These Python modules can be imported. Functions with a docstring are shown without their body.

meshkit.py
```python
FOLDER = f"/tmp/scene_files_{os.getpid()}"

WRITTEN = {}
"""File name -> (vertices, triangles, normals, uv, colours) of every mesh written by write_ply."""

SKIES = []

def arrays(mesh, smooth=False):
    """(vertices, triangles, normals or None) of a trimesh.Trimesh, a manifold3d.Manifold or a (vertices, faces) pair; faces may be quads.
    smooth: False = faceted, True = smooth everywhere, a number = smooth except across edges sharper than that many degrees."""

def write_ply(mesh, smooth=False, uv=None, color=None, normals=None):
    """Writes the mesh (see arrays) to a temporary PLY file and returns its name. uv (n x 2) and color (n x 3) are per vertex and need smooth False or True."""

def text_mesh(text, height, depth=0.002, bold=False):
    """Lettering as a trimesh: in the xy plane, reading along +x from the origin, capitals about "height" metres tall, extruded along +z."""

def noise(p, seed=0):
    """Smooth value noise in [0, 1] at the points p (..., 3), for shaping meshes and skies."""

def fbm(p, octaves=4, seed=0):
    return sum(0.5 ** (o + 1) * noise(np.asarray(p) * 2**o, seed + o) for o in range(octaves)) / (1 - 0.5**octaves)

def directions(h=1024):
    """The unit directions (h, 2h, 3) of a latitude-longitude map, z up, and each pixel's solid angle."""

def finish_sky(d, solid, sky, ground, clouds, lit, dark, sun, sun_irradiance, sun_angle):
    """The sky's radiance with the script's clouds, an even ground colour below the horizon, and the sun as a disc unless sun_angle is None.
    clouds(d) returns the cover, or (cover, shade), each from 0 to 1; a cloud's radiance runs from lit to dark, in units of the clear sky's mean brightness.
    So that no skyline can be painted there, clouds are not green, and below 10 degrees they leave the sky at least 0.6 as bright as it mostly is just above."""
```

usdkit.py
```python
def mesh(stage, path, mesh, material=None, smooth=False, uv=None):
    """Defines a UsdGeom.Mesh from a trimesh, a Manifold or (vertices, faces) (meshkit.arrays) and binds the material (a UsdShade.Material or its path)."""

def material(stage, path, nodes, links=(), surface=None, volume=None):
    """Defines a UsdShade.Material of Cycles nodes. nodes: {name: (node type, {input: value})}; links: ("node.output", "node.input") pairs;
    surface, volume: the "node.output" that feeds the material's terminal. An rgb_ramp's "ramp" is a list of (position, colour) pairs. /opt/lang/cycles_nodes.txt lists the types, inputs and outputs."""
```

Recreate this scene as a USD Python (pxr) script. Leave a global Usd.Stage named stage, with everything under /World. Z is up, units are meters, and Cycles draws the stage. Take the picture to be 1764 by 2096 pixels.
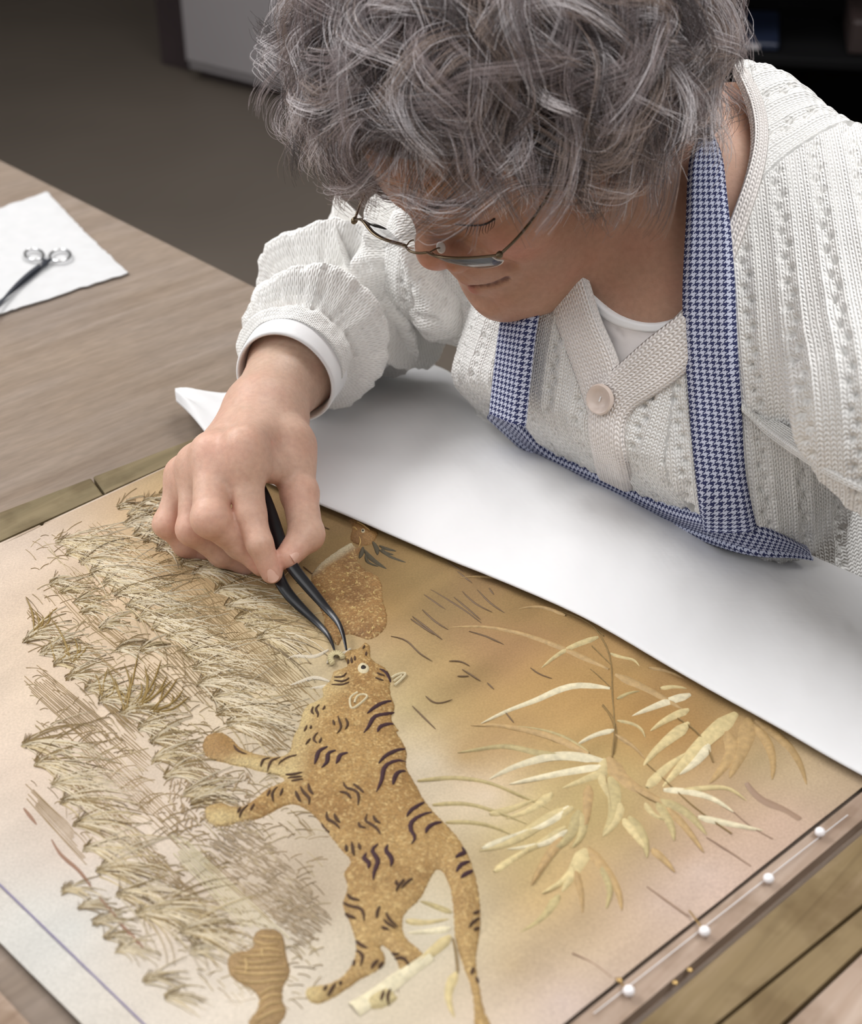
import math, random
import numpy as np, trimesh, shapely, usdkit, meshkit
from shapely.geometry import Polygon, Point, LineString
from scipy.spatial import Delaunay, cKDTree
from scipy.interpolate import RBFInterpolator, CubicSpline
from pxr import Usd, UsdGeom, UsdLux, UsdShade, Gf, Sdf, Vt

stage = Usd.Stage.CreateInMemory()
UsdGeom.SetStageUpAxis(stage, 'Z'); UsdGeom.SetStageMetersPerUnit(stage, 1.0)
UsdGeom.Xform.Define(stage, '/World'); UsdGeom.Scope.Define(stage, '/World/Looks')

# ------------------------------------------------------------------ camera, light, exposure
PITCH = math.radians(33.0); FPX = 2900.0; Z0 = 0.75           # table top at 0.75 m
CAM = np.array([0, 0, Z0 + 0.60])
FW = np.array([0, math.cos(PITCH), -math.sin(PITCH)]); UP = np.array([0, math.sin(PITCH), math.cos(PITCH)]); RT = np.array([1.0, 0, 0])
cam = UsdGeom.Camera.Define(stage, '/World/camera')
cam.CreateHorizontalApertureAttr(100.0); cam.CreateVerticalApertureAttr(100.0 * 2096 / 1764)
cam.CreateFocalLengthAttr(100.0 * FPX / 1764)
cam.CreateFStopAttr(100.0 * FPX / 1764 / 7.0); cam.CreateFocusDistanceAttr(1.0)
cam.CreateClippingRangeAttr(Gf.Vec2f(0.05, 100.0))
cam.CreateExposureAttr(-1.25)
x = UsdGeom.Xformable(cam); x.AddTranslateOp().Set(Gf.Vec3d(*map(float, CAM))); x.AddRotateXOp().Set(90.0 - 33.0)

def rect_light(name, loc, target, w, h, power, color):
    l = UsdLux.RectLight.Define(stage, '/World/' + name)
    l.CreateWidthAttr(w); l.CreateHeightAttr(h); l.CreateIntensityAttr(power); l.CreateColorAttr(Gf.Vec3f(*color))
    d = np.array(target, float) - np.array(loc, float); d /= np.linalg.norm(d)
    a = np.array([0, 0, 1.0]) if abs(d[2]) < .99 else np.array([0, 1.0, 0])
    r = np.cross(d, a); r /= np.linalg.norm(r); u = np.cross(r, d)
    m = Gf.Matrix4d(*[float(q) for q in (*r, 0, *u, 0, *(-d), 0, *loc, 1)])
    UsdGeom.Xformable(l).AddTransformOp().Set(m)
    return l
# unseen soft lamps overhead and an unseen light at the left, all out of view
rect_light('unseen_ceiling_light', (-1.5, 1.75, 2.80), (-0.05, 0.9, 0.75), 1.5, 1.2, 34.0, (1.0, 0.99, 0.985))  # out of view, placed to light hand, sleeve and cloth from back left
rect_light('unseen_ceiling_light_001', (0.85, 0.50, 2.80), (0.40, 0.80, 0.8), 1.8, 1.6, 13.0, (1.0, 0.99, 0.985))  # out of view, placed to light the shoulder and tissue at the right
rect_light('unseen_ceiling_light_002', (-0.95, -0.15, 2.80), (-0.05, 0.95, 0.8), 1.9, 1.7, 6.5, (1.0, 0.99, 0.985))  # out of view, placed to brighten tissue and sleeve from front left
rect_light('unseen_ceiling_light_003', (0.4, 2.2, 2.80), (0.3, 1.1, 0.9), 1.4, 1.0, 24.0, (1.0, 0.99, 0.985))  # out of view, placed to light the top of the shoulder from behind
rect_light('unseen_ceiling_light_004', (-1.3, 4.6, 2.80), (-1.3, 4.6, 0.0), 1.2, 1.2, 6.0, (1.0, 0.985, 0.965))  # unseen fill, added to brighten the far floor at the left
rect_light('unseen_window_light', (-2.75, 0.9, 1.75), (0.0, 0.9, 0.9), 1.6, 1.3, 6.0, (0.93, 0.965, 1.0))  # out of view, placed to light sleeve and table from the left
dome = UsdLux.DomeLight.Define(stage, '/World/sky'); dome.CreateIntensityAttr(0.26); dome.CreateColorAttr(Gf.Vec3f(0.98, 0.98, 1.0))

# ------------------------------------------------------------------ helpers
def ray(px, py, t):
    """World point on pixel (px, py) of the 1764 x 2096 frame at camera depth t."""
    px, py, t = np.broadcast_arrays(np.asarray(px, float), np.asarray(py, float), np.asarray(t, float))
    d = FW + ((px - 882) / FPX)[..., None] * RT + ((1048 - py) / FPX)[..., None] * UP
    return CAM + t[..., None] * d
def onz(px, py, z=0.0):
    """World point on pixel (px, py) at height z above the table top."""
    px, py = np.asarray(px, float), np.asarray(py, float)
    d = FW + ((px - 882) / FPX)[..., None] * RT + ((1048 - py) / FPX)[..., None] * UP
    t = (Z0 + z - CAM[2]) / d[..., 2]
    return CAM + t[..., None] * d
def proj(p):
    d = np.asarray(p, float) - CAM; z = d @ FW
    return np.stack([882 + FPX * (d @ RT) / z, 1048 - FPX * (d @ UP) / z], -1)
def depth(p): return (np.asarray(p, float) - CAM) @ FW

used = {}
def path_for(name, parent):
    base = str(parent.GetPath()) if parent is not None else '/World'
    k = used.get((base, name), 0); used[(base, name)] = k + 1
    return f'{base}/{name}' + (f'_{k:03d}' if k else '')
def tag(p, label=None, cat=None, group=None, kind=None):
    p = p.GetPrim() if hasattr(p, 'GetPrim') else p
    for k, v in (('label', label), ('category', cat), ('group', group), ('kind', kind)):
        if v: p.SetCustomDataByKey(k, v)
    return p
def thing(name, label, cat, group=None, loc=(0, 0, 0)):
    xf = UsdGeom.Xform.Define(stage, path_for(name, None))
    xf.AddTranslateOp().Set(Gf.Vec3d(*map(float, loc)))
    return tag(xf, label, cat, group)
def offset_of(parent):
    o = np.zeros(3)
    while parent is not None and str(parent.GetPath()) != '/World':
        t = UsdGeom.Xformable(parent).GetLocalTransformation() if parent.IsA(UsdGeom.Xformable) else None
        if t is not None: o += np.array(t.ExtractTranslation())
        parent = parent.GetParent()
    return o
def obj(name, mesh, mat, parent=None, smooth=False, uv=None, col=None, label=None, kind=None):
    v, f, n = meshkit.arrays(mesh, smooth)
    o = offset_of(parent)
    m = UsdGeom.Mesh.Define(stage, path_for(name, parent))
    m.CreatePointsAttr(Vt.Vec3fArray.FromNumpy((v - o).astype(np.float32)))
    m.CreateFaceVertexCountsAttr(Vt.IntArray.FromNumpy(np.full(len(f), 3, np.int32)))
    m.CreateFaceVertexIndicesAttr(Vt.IntArray.FromNumpy(f.astype(np.int32).ravel()))
    m.CreateSubdivisionSchemeAttr('none')
    if n is not None:
        m.CreateNormalsAttr(Vt.Vec3fArray.FromNumpy(n.astype(np.float32))); m.SetNormalsInterpolation('vertex')
    if uv is not None:
        UsdGeom.PrimvarsAPI(m).CreatePrimvar('st', Sdf.ValueTypeNames.TexCoord2fArray, 'vertex').Set(Vt.Vec2fArray.FromNumpy(np.asarray(uv, np.float32)))
    if col is not None:
        col = np.broadcast_to(np.asarray(col, np.float32), (len(v), 3))
        UsdGeom.PrimvarsAPI(m).CreatePrimvar('col', Sdf.ValueTypeNames.Color3fArray, 'vertex').Set(Vt.Vec3fArray.FromNumpy(np.ascontiguousarray(col)))
    UsdShade.MaterialBindingAPI.Apply(m.GetPrim()).Bind(mat)
    return tag(m, label, None, None, kind)
def struct(name, mesh, mat, parent=None, smooth=False, **k):
    p = obj(name, mesh, mat, parent, smooth, **k)
    if parent is None: tag(p, kind='structure')
    return p
def S(r, g, b):
    """sRGB 0-255 to linear."""
    c = np.array([r, g, b], float) / 255
    return np.where(c <= .04045, c / 12.92, ((c + .055) / 1.055) ** 2.4)
def box(lo, hi, bev=0.0):
    lo, hi = np.minimum(lo, hi).astype(float), np.maximum(lo, hi).astype(float)
    if not bev:
        m = trimesh.creation.box(extents=hi - lo); m.apply_translation((lo + hi) / 2); return m
    pts = []
    for k in range(3):
        a, b = lo + bev, hi - bev; a, b = a.copy(), b.copy(); a[k], b[k] = lo[k], hi[k]
        pts += [[(a, b)[i][0], (a, b)[j][1], (a, b)[l][2]] for i in (0, 1) for j in (0, 1) for l in (0, 1)]
    return trimesh.convex.convex_hull(np.array(pts))
def join(*ms): return trimesh.util.concatenate([trimesh.Trimesh(*m, process=False) if isinstance(m, tuple) else m for m in ms])
def spline(pts, n):
    """n points along a smooth curve through pts, by arc length."""
    p = np.asarray(pts, float)
    if len(p) == 2: return p[0] + np.linspace(0, 1, n)[:, None] * (p[1] - p[0])
    s = np.r_[0, np.cumsum(np.linalg.norm(np.diff(p, axis=0), axis=1) + 1e-9)]
    return CubicSpline(s, p, bc_type='natural')(np.linspace(0, s[-1], n))
def tube(p, r, sides=8, cap=True, flat=1.0, ref=None):
    """Tube along points p; r a radius or one per point; flat squeezes along the reference normal."""
    p = np.asarray(p, float); r = np.broadcast_to(np.asarray(r, float), (len(p),))
    t = np.gradient(p, axis=0); t /= np.linalg.norm(t, axis=1, keepdims=True) + 1e-12
    if ref is None:
        ref = np.array([0, 0, 1.0]) if np.abs(t[:, 2]).mean() < .8 else np.array([1.0, 0, 0])
    a = np.cross(t, ref); a /= np.linalg.norm(a, axis=1, keepdims=True) + 1e-12
    b = np.cross(t, a)
    th = np.arange(sides) * 2 * np.pi / sides
    v = p[:, None] + r[:, None, None] * (np.cos(th)[None, :, None] * a[:, None] + flat * np.sin(th)[None, :, None] * b[:, None])
    i, j = np.meshgrid(np.arange(len(p) - 1), np.arange(sides), indexing='ij')
    q = np.stack([i * sides + j, (i + 1) * sides + j, (i + 1) * sides + (j + 1) % sides, i * sides + (j + 1) % sides], -1).reshape(-1, 4)
    f = np.vstack([q[:, [0, 1, 2]], q[:, [0, 2, 3]]])
    v = v.reshape(-1, 3)
    if cap:
        n = len(v); v = np.vstack([v, p[:1], p[-1:]]); k = np.arange(sides)
        f = np.vstack([f, np.stack([np.full(sides, n), k, (k + 1) % sides], 1), np.stack([np.full(sides, n + 1), (len(p) - 1) * sides + (k + 1) % sides, (len(p) - 1) * sides + k], 1)])
    return trimesh.Trimesh(v, f[:, ::-1], process=False)
def grid_faces(nu, nv, wrap=False):
    i, j = np.meshgrid(np.arange(nu - 1), np.arange(nv if wrap else nv - 1), indexing='ij')
    j2 = (j + 1) % nv
    q = np.stack([i * nv + j, (i + 1) * nv + j, (i + 1) * nv + j2, i * nv + j2], -1).reshape(-1, 4)
    return np.vstack([q[:, [0, 1, 2]], q[:, [0, 2, 3]]])

# ------------------------------------------------------------------ materials
def looks(name): return '/World/Looks/' + name
def plain(name, color, rough=.6, metallic=0., noise=None, amount=.12, bump=0., bscale=400., spec=.4, extra=None, detail=4):
    """Principled colour, optionally mottled by noise and finely bumped."""
    nodes = {'p': ('principled_bsdf', {'base_color': color, 'roughness': rough, 'metallic': metallic, 'specular_ior_level': spec, **(extra or {})}), 'g': ('geometry', {})}
    links = []
    if noise:
        nodes['n'] = ('noise_texture', {'scale': noise, 'detail': detail})
        lo, hi = [np.clip(np.array(color) * (1 + s * amount), 0, 1) for s in (-1, 1)]
        nodes['r'] = ('rgb_ramp', {'ramp': [(.3, lo), (.7, hi)]})
        links += [('g.position', 'n.vector'), ('n.fac', 'r.fac'), ('r.color', 'p.base_color')]
    if bump:
        nodes['bn'] = ('noise_texture', {'scale': bscale, 'detail': 3}); nodes['b'] = ('bump', {'strength': bump, 'distance': .001})
        links += [('g.position', 'bn.vector'), ('bn.fac', 'b.height'), ('b.normal', 'p.normal')]
    return usdkit.material(stage, looks(name), nodes, links, 'p.BSDF')
def vcol(name, rough=.7, spec=.25, noise=None, amount=.15, bump=0., bscale=900., stretch=(1, 1, 1), extra=None):
    """The mesh's own colour (primvar col), optionally mottled and bumped."""
    nodes = {'p': ('principled_bsdf', {'roughness': rough, 'specular_ior_level': spec, **(extra or {})}), 'g': ('geometry', {}), 'a': ('attribute', {'attribute': 'col'})}
    links = []
    if noise:
        nodes['m'] = ('mapping', {'scale': stretch}); nodes['n'] = ('noise_texture', {'scale': noise, 'detail': 4}); nodes['r'] = ('rgb_ramp', {'ramp': [(.3, [1 - amount] * 3), (.7, [1 + amount] * 3)]})
        nodes['x'] = ('mix', {'mix_type': 'multiply', 'fac': 1.0})
        links += [('g.position', 'm.vector'), ('m.vector', 'n.vector'), ('n.fac', 'r.fac'), ('a.color', 'x.color1'), ('r.color', 'x.color2'), ('x.color', 'p.base_color')]
    else: links += [('a.color', 'p.base_color')]
    if bump:
        nodes['bn'] = ('noise_texture', {'scale': bscale, 'detail': 3}); nodes['b'] = ('bump', {'strength': bump, 'distance': .001})
        links += [('g.position', 'bn.vector'), ('bn.fac', 'b.height'), ('b.normal', 'p.normal')]
    return usdkit.material(stage, looks(name), nodes, links, 'p.BSDF')
# ------------------------------------------------------------------ the room
M_floor = plain('floor_paint', S(100, 91, 82), .55, noise=1.3, amount=.10, bump=.05, bscale=60)
M_wall = plain('wall_paint', S(120, 116, 110), .8, noise=2.0, amount=.04)
M_ceil = plain('ceiling_paint', S(190, 188, 182), .85, noise=2.0, amount=.03)
M_trim = plain('trim_paint', S(150, 146, 138), .5, noise=3, amount=.04)
struct('floor', box((-3, -2, -.05), (3.4, 7.0, 0)), M_floor)
struct('wall_back', box((-3, 7.0, 0), (3.4, 7.1, 2.9)), M_wall)
struct('wall_right', box((3.4, -2, 0), (3.5, 7.1, 2.9)), M_wall)
struct('ceiling', box((-3, -2, 2.9), (3.4, 7.1, 3.0)), M_ceil)
wl = [box((-3.1, -2, 0), (-3, 7.1, .95)), box((-3.1, -2, 2.45), (-3, 7.1, 2.9)), box((-3.1, -2, .95), (-3, 0, 2.45)), box((-3.1, 1.8, .95), (-3, 7.1, 2.45))]
struct('wall_left', join(*wl), M_wall)
win = tag(UsdGeom.Xform.Define(stage, '/World/window_1'), kind='structure')
for y in (0.03, .9, 1.77): obj('window_bar', box((-3.07, y - .03, .95), (-3.03, y + .03, 2.45), .004), M_trim, win)
for z in (.98, 2.42): obj('window_rail', box((-3.07, 0, z - .03), (-3.03, 1.8, z + .03), .004), M_trim, win)
struct('baseboard_back', box((-3, 6.98, 0), (3.4, 7.0, .12), .004), M_trim)

# ------------------------------------------------------------------ grey cabinet and dark things at the back of the room
M_grey = plain('grey_laminate', S(168, 163, 165), .5, noise=2, amount=.04)
M_dark = plain('dark_plastic', S(10, 10, 11), .75, noise=6, amount=.2, spec=.08)
M_dark2 = plain('dark_paint', S(66, 56, 58), .55, noise=4, amount=.15)
cA, cB = onz(388, 158, -Z0), onz(575, 205, -Z0)
cu = (cB - cA) / np.linalg.norm(cB - cA); cn = np.array([-cu[1], cu[0], 0])
def oriented(o, u, n, size, off=(0, 0, 0), bev=.004):
    m = box(np.array(off, float), np.array(off, float) + np.array(size, float), bev)
    R = np.eye(4); R[:3, 0], R[:3, 1], R[:3, 2], R[:3, 3] = u, n, (0, 0, 1), o
    m.apply_transform(R); return m
cab = thing('storage_cabinet', 'low pale grey storage cabinet on the dark floor behind the table', 'cabinet', loc=cA)
obj('body', oriented(cA, cu, cn, (.9, .45, .83), (0, 0, .03)), M_grey, cab)
obj('plinth', oriented(cA, cu, cn, (.86, .40, .06), (.02, .03, 0)), M_dark2, cab)
for k in range(2):
    d = obj('door', oriented(cA, cu, cn, (.435, .018, .74), (.01 + k * .445, -.019, .06)), M_grey, cab)
    obj('handle', oriented(cA, cu, cn, (.014, .02, .12), (.39 if k == 0 else .49, -.038, .52)), M_dark, d)
sA = cA - cu * .19 + cn * .05
crate = thing('plastic_crate', 'dark crate standing on the floor to the left of the pale cabinet', 'crate', loc=sA)
obj('body', oriented(sA, cu, cn, (.13, .40, .55)), M_dark2, crate)
obj('rim', oriented(sA, cu, cn, (.15, .42, .03), (-.01, -.01, .55)), M_dark, crate)
# black shelving unit at the right
rA = np.array([.50, 3.0, 0]); ru, rn = np.array([.98, -.2, 0]), np.array([.2, .98, 0])
ru, rn = ru / np.linalg.norm(ru), rn / np.linalg.norm(rn)
rack = thing('shelving_unit', 'tall black shelving unit in the dark corner behind the shoulder', 'shelves', loc=rA)
obj('back_panel', oriented(rA, ru, rn, (1.6, .02, 2.1), (0, .45, 0)), M_dark, rack)
for k in range(2): obj('side_panel', oriented(rA, ru, rn, (.02, .47, 2.1), (k * 1.58, 0, 0)), M_dark, rack)
shelf_z = [.10, .52, .94, 1.40, 1.85]
for z in shelf_z: obj('shelf', oriented(rA, ru, rn, (1.54, .42, .022), (.02, .02, z)), M_dark, rack)
M_blue = plain('blue_card', S(20, 28, 48), .5, noise=9, amount=.1)
M_brown = plain('brown_card', S(38, 27, 25), .6, noise=9, amount=.1)
M_cloth_dark = plain('dark_cloth', S(34, 35, 38), .85, noise=7, amount=.2)
def on_shelf(pxx, pyy, k):
    """Point on shelf k below the pixel, a little behind the shelf's front edge."""
    z = shelf_z[k] + .022; p = onz(pxx, pyy, z - Z0); return p
bA = rA + ru * .10 + rn * .06 + np.array([0, 0, .52 + .022])
bf = thing('box_file', 'blue box file lying on the black shelf right beside the grey hair', 'box', loc=bA)
obj('box_body', oriented(bA, ru, rn, (.12, .28, .016)), M_blue, bf); obj('box_label', oriented(bA, ru, rn, (.03, .002, .010), (.05, -.002, .003), 0), M_grey, bf)
bA = rA + ru * .36 + rn * .06 + np.array([0, 0, .52 + .022])
tag(obj('cardboard_box', oriented(bA, ru, rn, (.10, .25, .07), (0, 0, 0), .006), M_brown), 'small dark brown cardboard box on the black shelf, right of the blue file', 'box')
bA = rA + ru * .60 + rn * .08 + np.array([0, 0, .52 + .022])
pts = np.random.default_rng(3).normal(size=(60, 3)); pts /= np.linalg.norm(pts, axis=1)[:, None]
cl = trimesh.convex.convex_hull(pts); cl = cl.subdivide().subdivide(); v = cl.vertices; v = v / np.linalg.norm(v, axis=1)[:, None]; v = v * (1 + .25 * (meshkit.fbm(v * 2.2, 3, 5) - .5))[:, None]
v = v * [.15, .14, .07] + [.15, .14, .06]; v[:, 2] = np.maximum(v[:, 2], 0); cl.vertices = v
R = np.eye(4); R[:3, 0], R[:3, 1], R[:3, 3] = ru, rn, bA; cl.apply_transform(R)
tag(obj('folded_cloth', cl, M_cloth_dark, smooth=True), 'crumpled dark grey cloth lying on the black shelf at far right', 'cloth')

# ------------------------------------------------------------------ the table
E0, E1 = onz(100, 375), onz(1640, 1140)
te = (E1 - E0) / np.linalg.norm(E1 - E0); tn = np.array([-te[1], te[0], 0]);
if tn[1] > 0: tn = -tn                                            # tn: from the far edge towards the camera
M_table = usdkit.material(stage, looks('table_board'), {
    'g': ('geometry', {}), 'm': ('vector_rotate', {'rotate_type': 'z_axis', 'angle': -math.atan2(tn[1], tn[0])}), 's': ('mapping', {'scale': (2.2, 34, 5)}),
    'n': ('noise_texture', {'scale': 1.6, 'detail': 6, 'roughness': .6, 'distortion': .4}), 's2': ('mapping', {'scale': (60, 260, 50)}), 'n2': ('noise_texture', {'scale': 1.0, 'detail': 3}),
    'n3': ('noise_texture', {'scale': 6, 'detail': 3}),
    'r': ('rgb_ramp', {'ramp': [(.2, S(114, 99, 86)), (.5, S(128, 114, 102)), (.8, S(139, 126, 116))]}),
    'r2': ('rgb_ramp', {'ramp': [(.3, (.90, .90, .90)), (.7, (1.08, 1.08, 1.08))]}), 'r3': ('rgb_ramp', {'ramp': [(.3, (.93, .95, .98)), (.7, (1.05, 1.03, .98))]}),
    'x': ('mix', {'mix_type': 'multiply', 'fac': 1.0}), 'x2': ('mix', {'mix_type': 'multiply', 'fac': 1.0}), 'p': ('principled_bsdf', {'roughness': .65, 'specular_ior_level': .15}), 'b': ('bump', {'strength': .12, 'distance': .001})},
    [('g.position', 'm.vector'), ('m.vector', 's.vector'), ('s.vector', 'n.vector'), ('m.vector', 's2.vector'), ('s2.vector', 'n2.vector'), ('g.position', 'n3.vector'), ('n.fac', 'r.fac'), ('n2.fac', 'r2.fac'), ('n3.fac', 'r3.fac'),
     ('r.color', 'x.color1'), ('r2.color', 'x.color2'), ('x.color', 'x2.color1'), ('r3.color', 'x2.color2'), ('x2.color', 'p.base_color'), ('n2.fac', 'b.height'), ('b.normal', 'p.normal')], 'p.BSDF')
M_leg = plain('table_leg_wood', S(120, 92, 70), .55, noise=12, amount=.15)
tO = E0 - te * .75
tl = np.linalg.norm(E1 - E0) + .75 + .55; td = 1.02
table = thing('work_table', 'long brown board-topped work table under the textile', 'table', loc=(*tO[:2], 0))
def tbl(size, off, bev=.003):
    m = box(np.array(off, float), np.array(off, float) + np.array(size, float), bev)
    R = np.eye(4); R[:3, 0], R[:3, 1], R[:3, 3] = te, tn, (tO[0], tO[1], 0)
    m.apply_transform(R); m.fix_normals(); return m
obj('tabletop', tbl((tl, td, .028), (0, 0, Z0 - .028)), M_table, table)
for a in (.08, tl - .14):
    for b in (.10, td - .14): obj('leg', tbl((.06, .06, Z0 - .03), (a, b, 0)), M_leg, table)
for b in (.12, td - .14): obj('rail', tbl((tl - .3, .022, .08), (.14, b + .015, Z0 - .108)), M_leg, table)
# ------------------------------------------------------------------ the embroidered textile on its working frame
rng = np.random.default_rng(11)
e1 = (onz(370, 960) - onz(47, 1113))[:2]; e1 /= np.linalg.norm(e1); e2 = np.array([e1[1], -e1[0]]); TO = onz(47, 1113)[:2]
def tl3(a, b, z=0.0):
    """Textile frame: a along e1 (towards the far table edge), b along e2 (to the right); z above the table top."""
    a, b, z = np.broadcast_arrays(np.asarray(a, float), np.asarray(b, float), np.asarray(z, float))
    return np.concatenate([TO + a[..., None] * e1 + b[..., None] * e2, (Z0 + z)[..., None]], -1)
def ab(p): q = np.asarray(p)[..., :2] - TO; return np.stack([q @ e1, q @ e2], -1)
CROPS = {'A': (30, 850, 2.633), 'B': (30, 1450, 2.633), 'C': (550, 1030, 3.528), 'D': (550, 1480, 3.207), 'E': (800, 1150, 2.94), 'F': (1150, 1450, 2.873), 'P': (0, 0, 1.0)}
def px(c, pts):
    o = CROPS[c]; return np.asarray(pts, float) / o[2] + [o[0], o[1]]
ZC = .007                                                          # height of the cloth above the table top
def abz(c, pts, z=ZC): return ab(onz(*px(c, pts).T, z))            # traced points in textile coordinates

ALB = .80
def A(r, g, b): return S(r, g, b) * ALB
textile = thing('embroidered_textile', 'antique gold embroidery of a striped tiger and spotted cat, stretched flat', 'embroidery', loc=tl3(0, .28, 0))

# ground cloth with its dyed colours
G = [(100,1150,205,185,165),(200,1300,205,182,155),(100,1500,208,190,170),(300,1400,208,188,165),(450,1300,198,176,143),(560,1350,203,187,155),(330,1700,212,196,178),(150,1750,208,192,178),(300,1900,212,198,182),(450,1850,205,188,168),
     (600,1750,195,178,155),(560,1900,208,196,178),(650,1850,185,168,145),(640,2040,212,200,182),(70,1850,208,204,196),(150,1900,208,206,200),(100,1110,200,182,165),(300,1050,190,163,122),(400,1130,180,152,108),(520,1200,182,155,112),(680,1080,148,124,84),(760,1130,148,121,82),(850,1180,152,127,86),(820,1300,168,142,100),
     (900,1250,146,122,86),(1000,1300,166,136,92),(1100,1350,172,139,92),(1000,1400,172,141,97),(900,1450,180,155,110),(840,1450,188,168,125),(950,1550,178,150,105),(880,1560,205,190,165),(1000,1630,208,190,165),(1150,1480,180,147,98),(1350,1500,170,132,82),(1300,1350,170,139,92),
     (1450,1520,177,142,95),(1550,1560,187,164,125),(1650,1600,192,170,140),(1600,1680,197,170,150),(1400,1750,192,165,140),(1430,1780,202,180,165),(1300,1700,180,155,110),(1200,1800,186,159,115),(1350,1850,200,177,160),(1100,1850,188,162,118),(1200,1950,194,172,145),(1050,1980,197,174,140),(1150,2050,206,186,174),(900,1900,207,197,175),(1000,1750,186,166,125),
     (450,1690,210,195,178),(760,1250,160,130,85),(1000,1180,146,120,82),(1200,1270,158,128,86),(1400,1400,168,136,90),(60,1600,210,192,174),(500,2080,212,200,184),(1400,2050,196,172,152),(1600,1950,190,164,140),(800,2070,208,194,170),(1100,1620,188,168,122),(1050,1700,196,176,130),(1250,1600,188,166,115),(1150,1720,190,168,118)]
G = np.array(G, float); G[:, 2:] *= (1 - .0 * np.clip((G[:, 2] - 170) / 35, 0, 1))[:, None]
gab = ab(onz(G[:, 0], G[:, 1], ZC)); grbf = RBFInterpolator(gab, np.array([A(*r) for r in G[:, 2:]]), smoothing=.002, kernel='linear')
def ground_col(q):
    c = grbf(q)
    p3 = np.c_[q, np.zeros(len(q))]
    streak = meshkit.fbm(p3 * [9, 45, 1], 3, 4) - .5               # brushed dye running along the cloth
    blotch = meshkit.fbm(p3 * 22, 4, 9) - .5
    gold = np.clip((c[:, 0] - c[:, 2]) / c[:, 0] * 1.6 - .3, 0, 1)[:, None]
    c = c * (1 + (.46 * streak + .30 * blotch)[:, None] * (.35 + .65 * gold))
    pink = (meshkit.fbm(p3 * 14 + 7, 3, 21) - .52)[:, None]
    return np.clip(c + np.clip(pink, 0, 1) * gold * np.array([.05, .0, .03]), .01, .95)
def rl(p, q):
    a, b = ab(onz(*p, ZC)), ab(onz(*q, ZC)); return a, (b - a) / np.linalg.norm(b - a)
R1, R2, R3, R4 = rl((1160, 2080), (1705, 1650)), rl((1310, 2080), (1705, 1745)), rl((1490, 2080), (1705, 1905)), rl((1620, 2080), (1705, 2000))
def b_on(l, a): return l[0][1] + (a - l[0][0]) / l[1][0] * l[1][1]
na, nb = 190, 240
aa = np.linspace(-.2195, .335, na)
bb = np.array([np.linspace(-.001, b_on(R1, a) + .002, nb) for a in aa])
ga = np.repeat(aa[:, None], nb, 1)
q = np.stack([ga, bb], -1).reshape(-1, 2)
zz = ZC + .0012 * (meshkit.fbm(np.c_[q * 18, np.zeros(len(q))], 3, 2) - .5) + .0007 * (meshkit.fbm(np.c_[q * [30, 120], np.zeros(len(q))], 2, 6) - .5)
edge = np.clip((-.190 - q[:, 0]) / .03, 0, 1); zz -= edge ** 2 * .003
zz += .0022 * np.exp(-((q[:, 0] - .02 + .1 * q[:, 1]) / .05) ** 2 - ((q[:, 1] - .53) / .05) ** 2) * np.sin(q[:, 1] * 160) * .4
M_cloth = vcol('silk_ground', .75, .15, noise=700, amount=.10, bump=.35, bscale=1600, stretch=(1, 1, 1))
fcl = grid_faces(na, nb)
obj('ground_cloth', (tl3(q[:, 0], q[:, 1], zz), fcl), M_cloth, textile, smooth=True, col=ground_col(q), label='dyed silk ground, pinkish beige turning golden brown under the bamboo')
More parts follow.
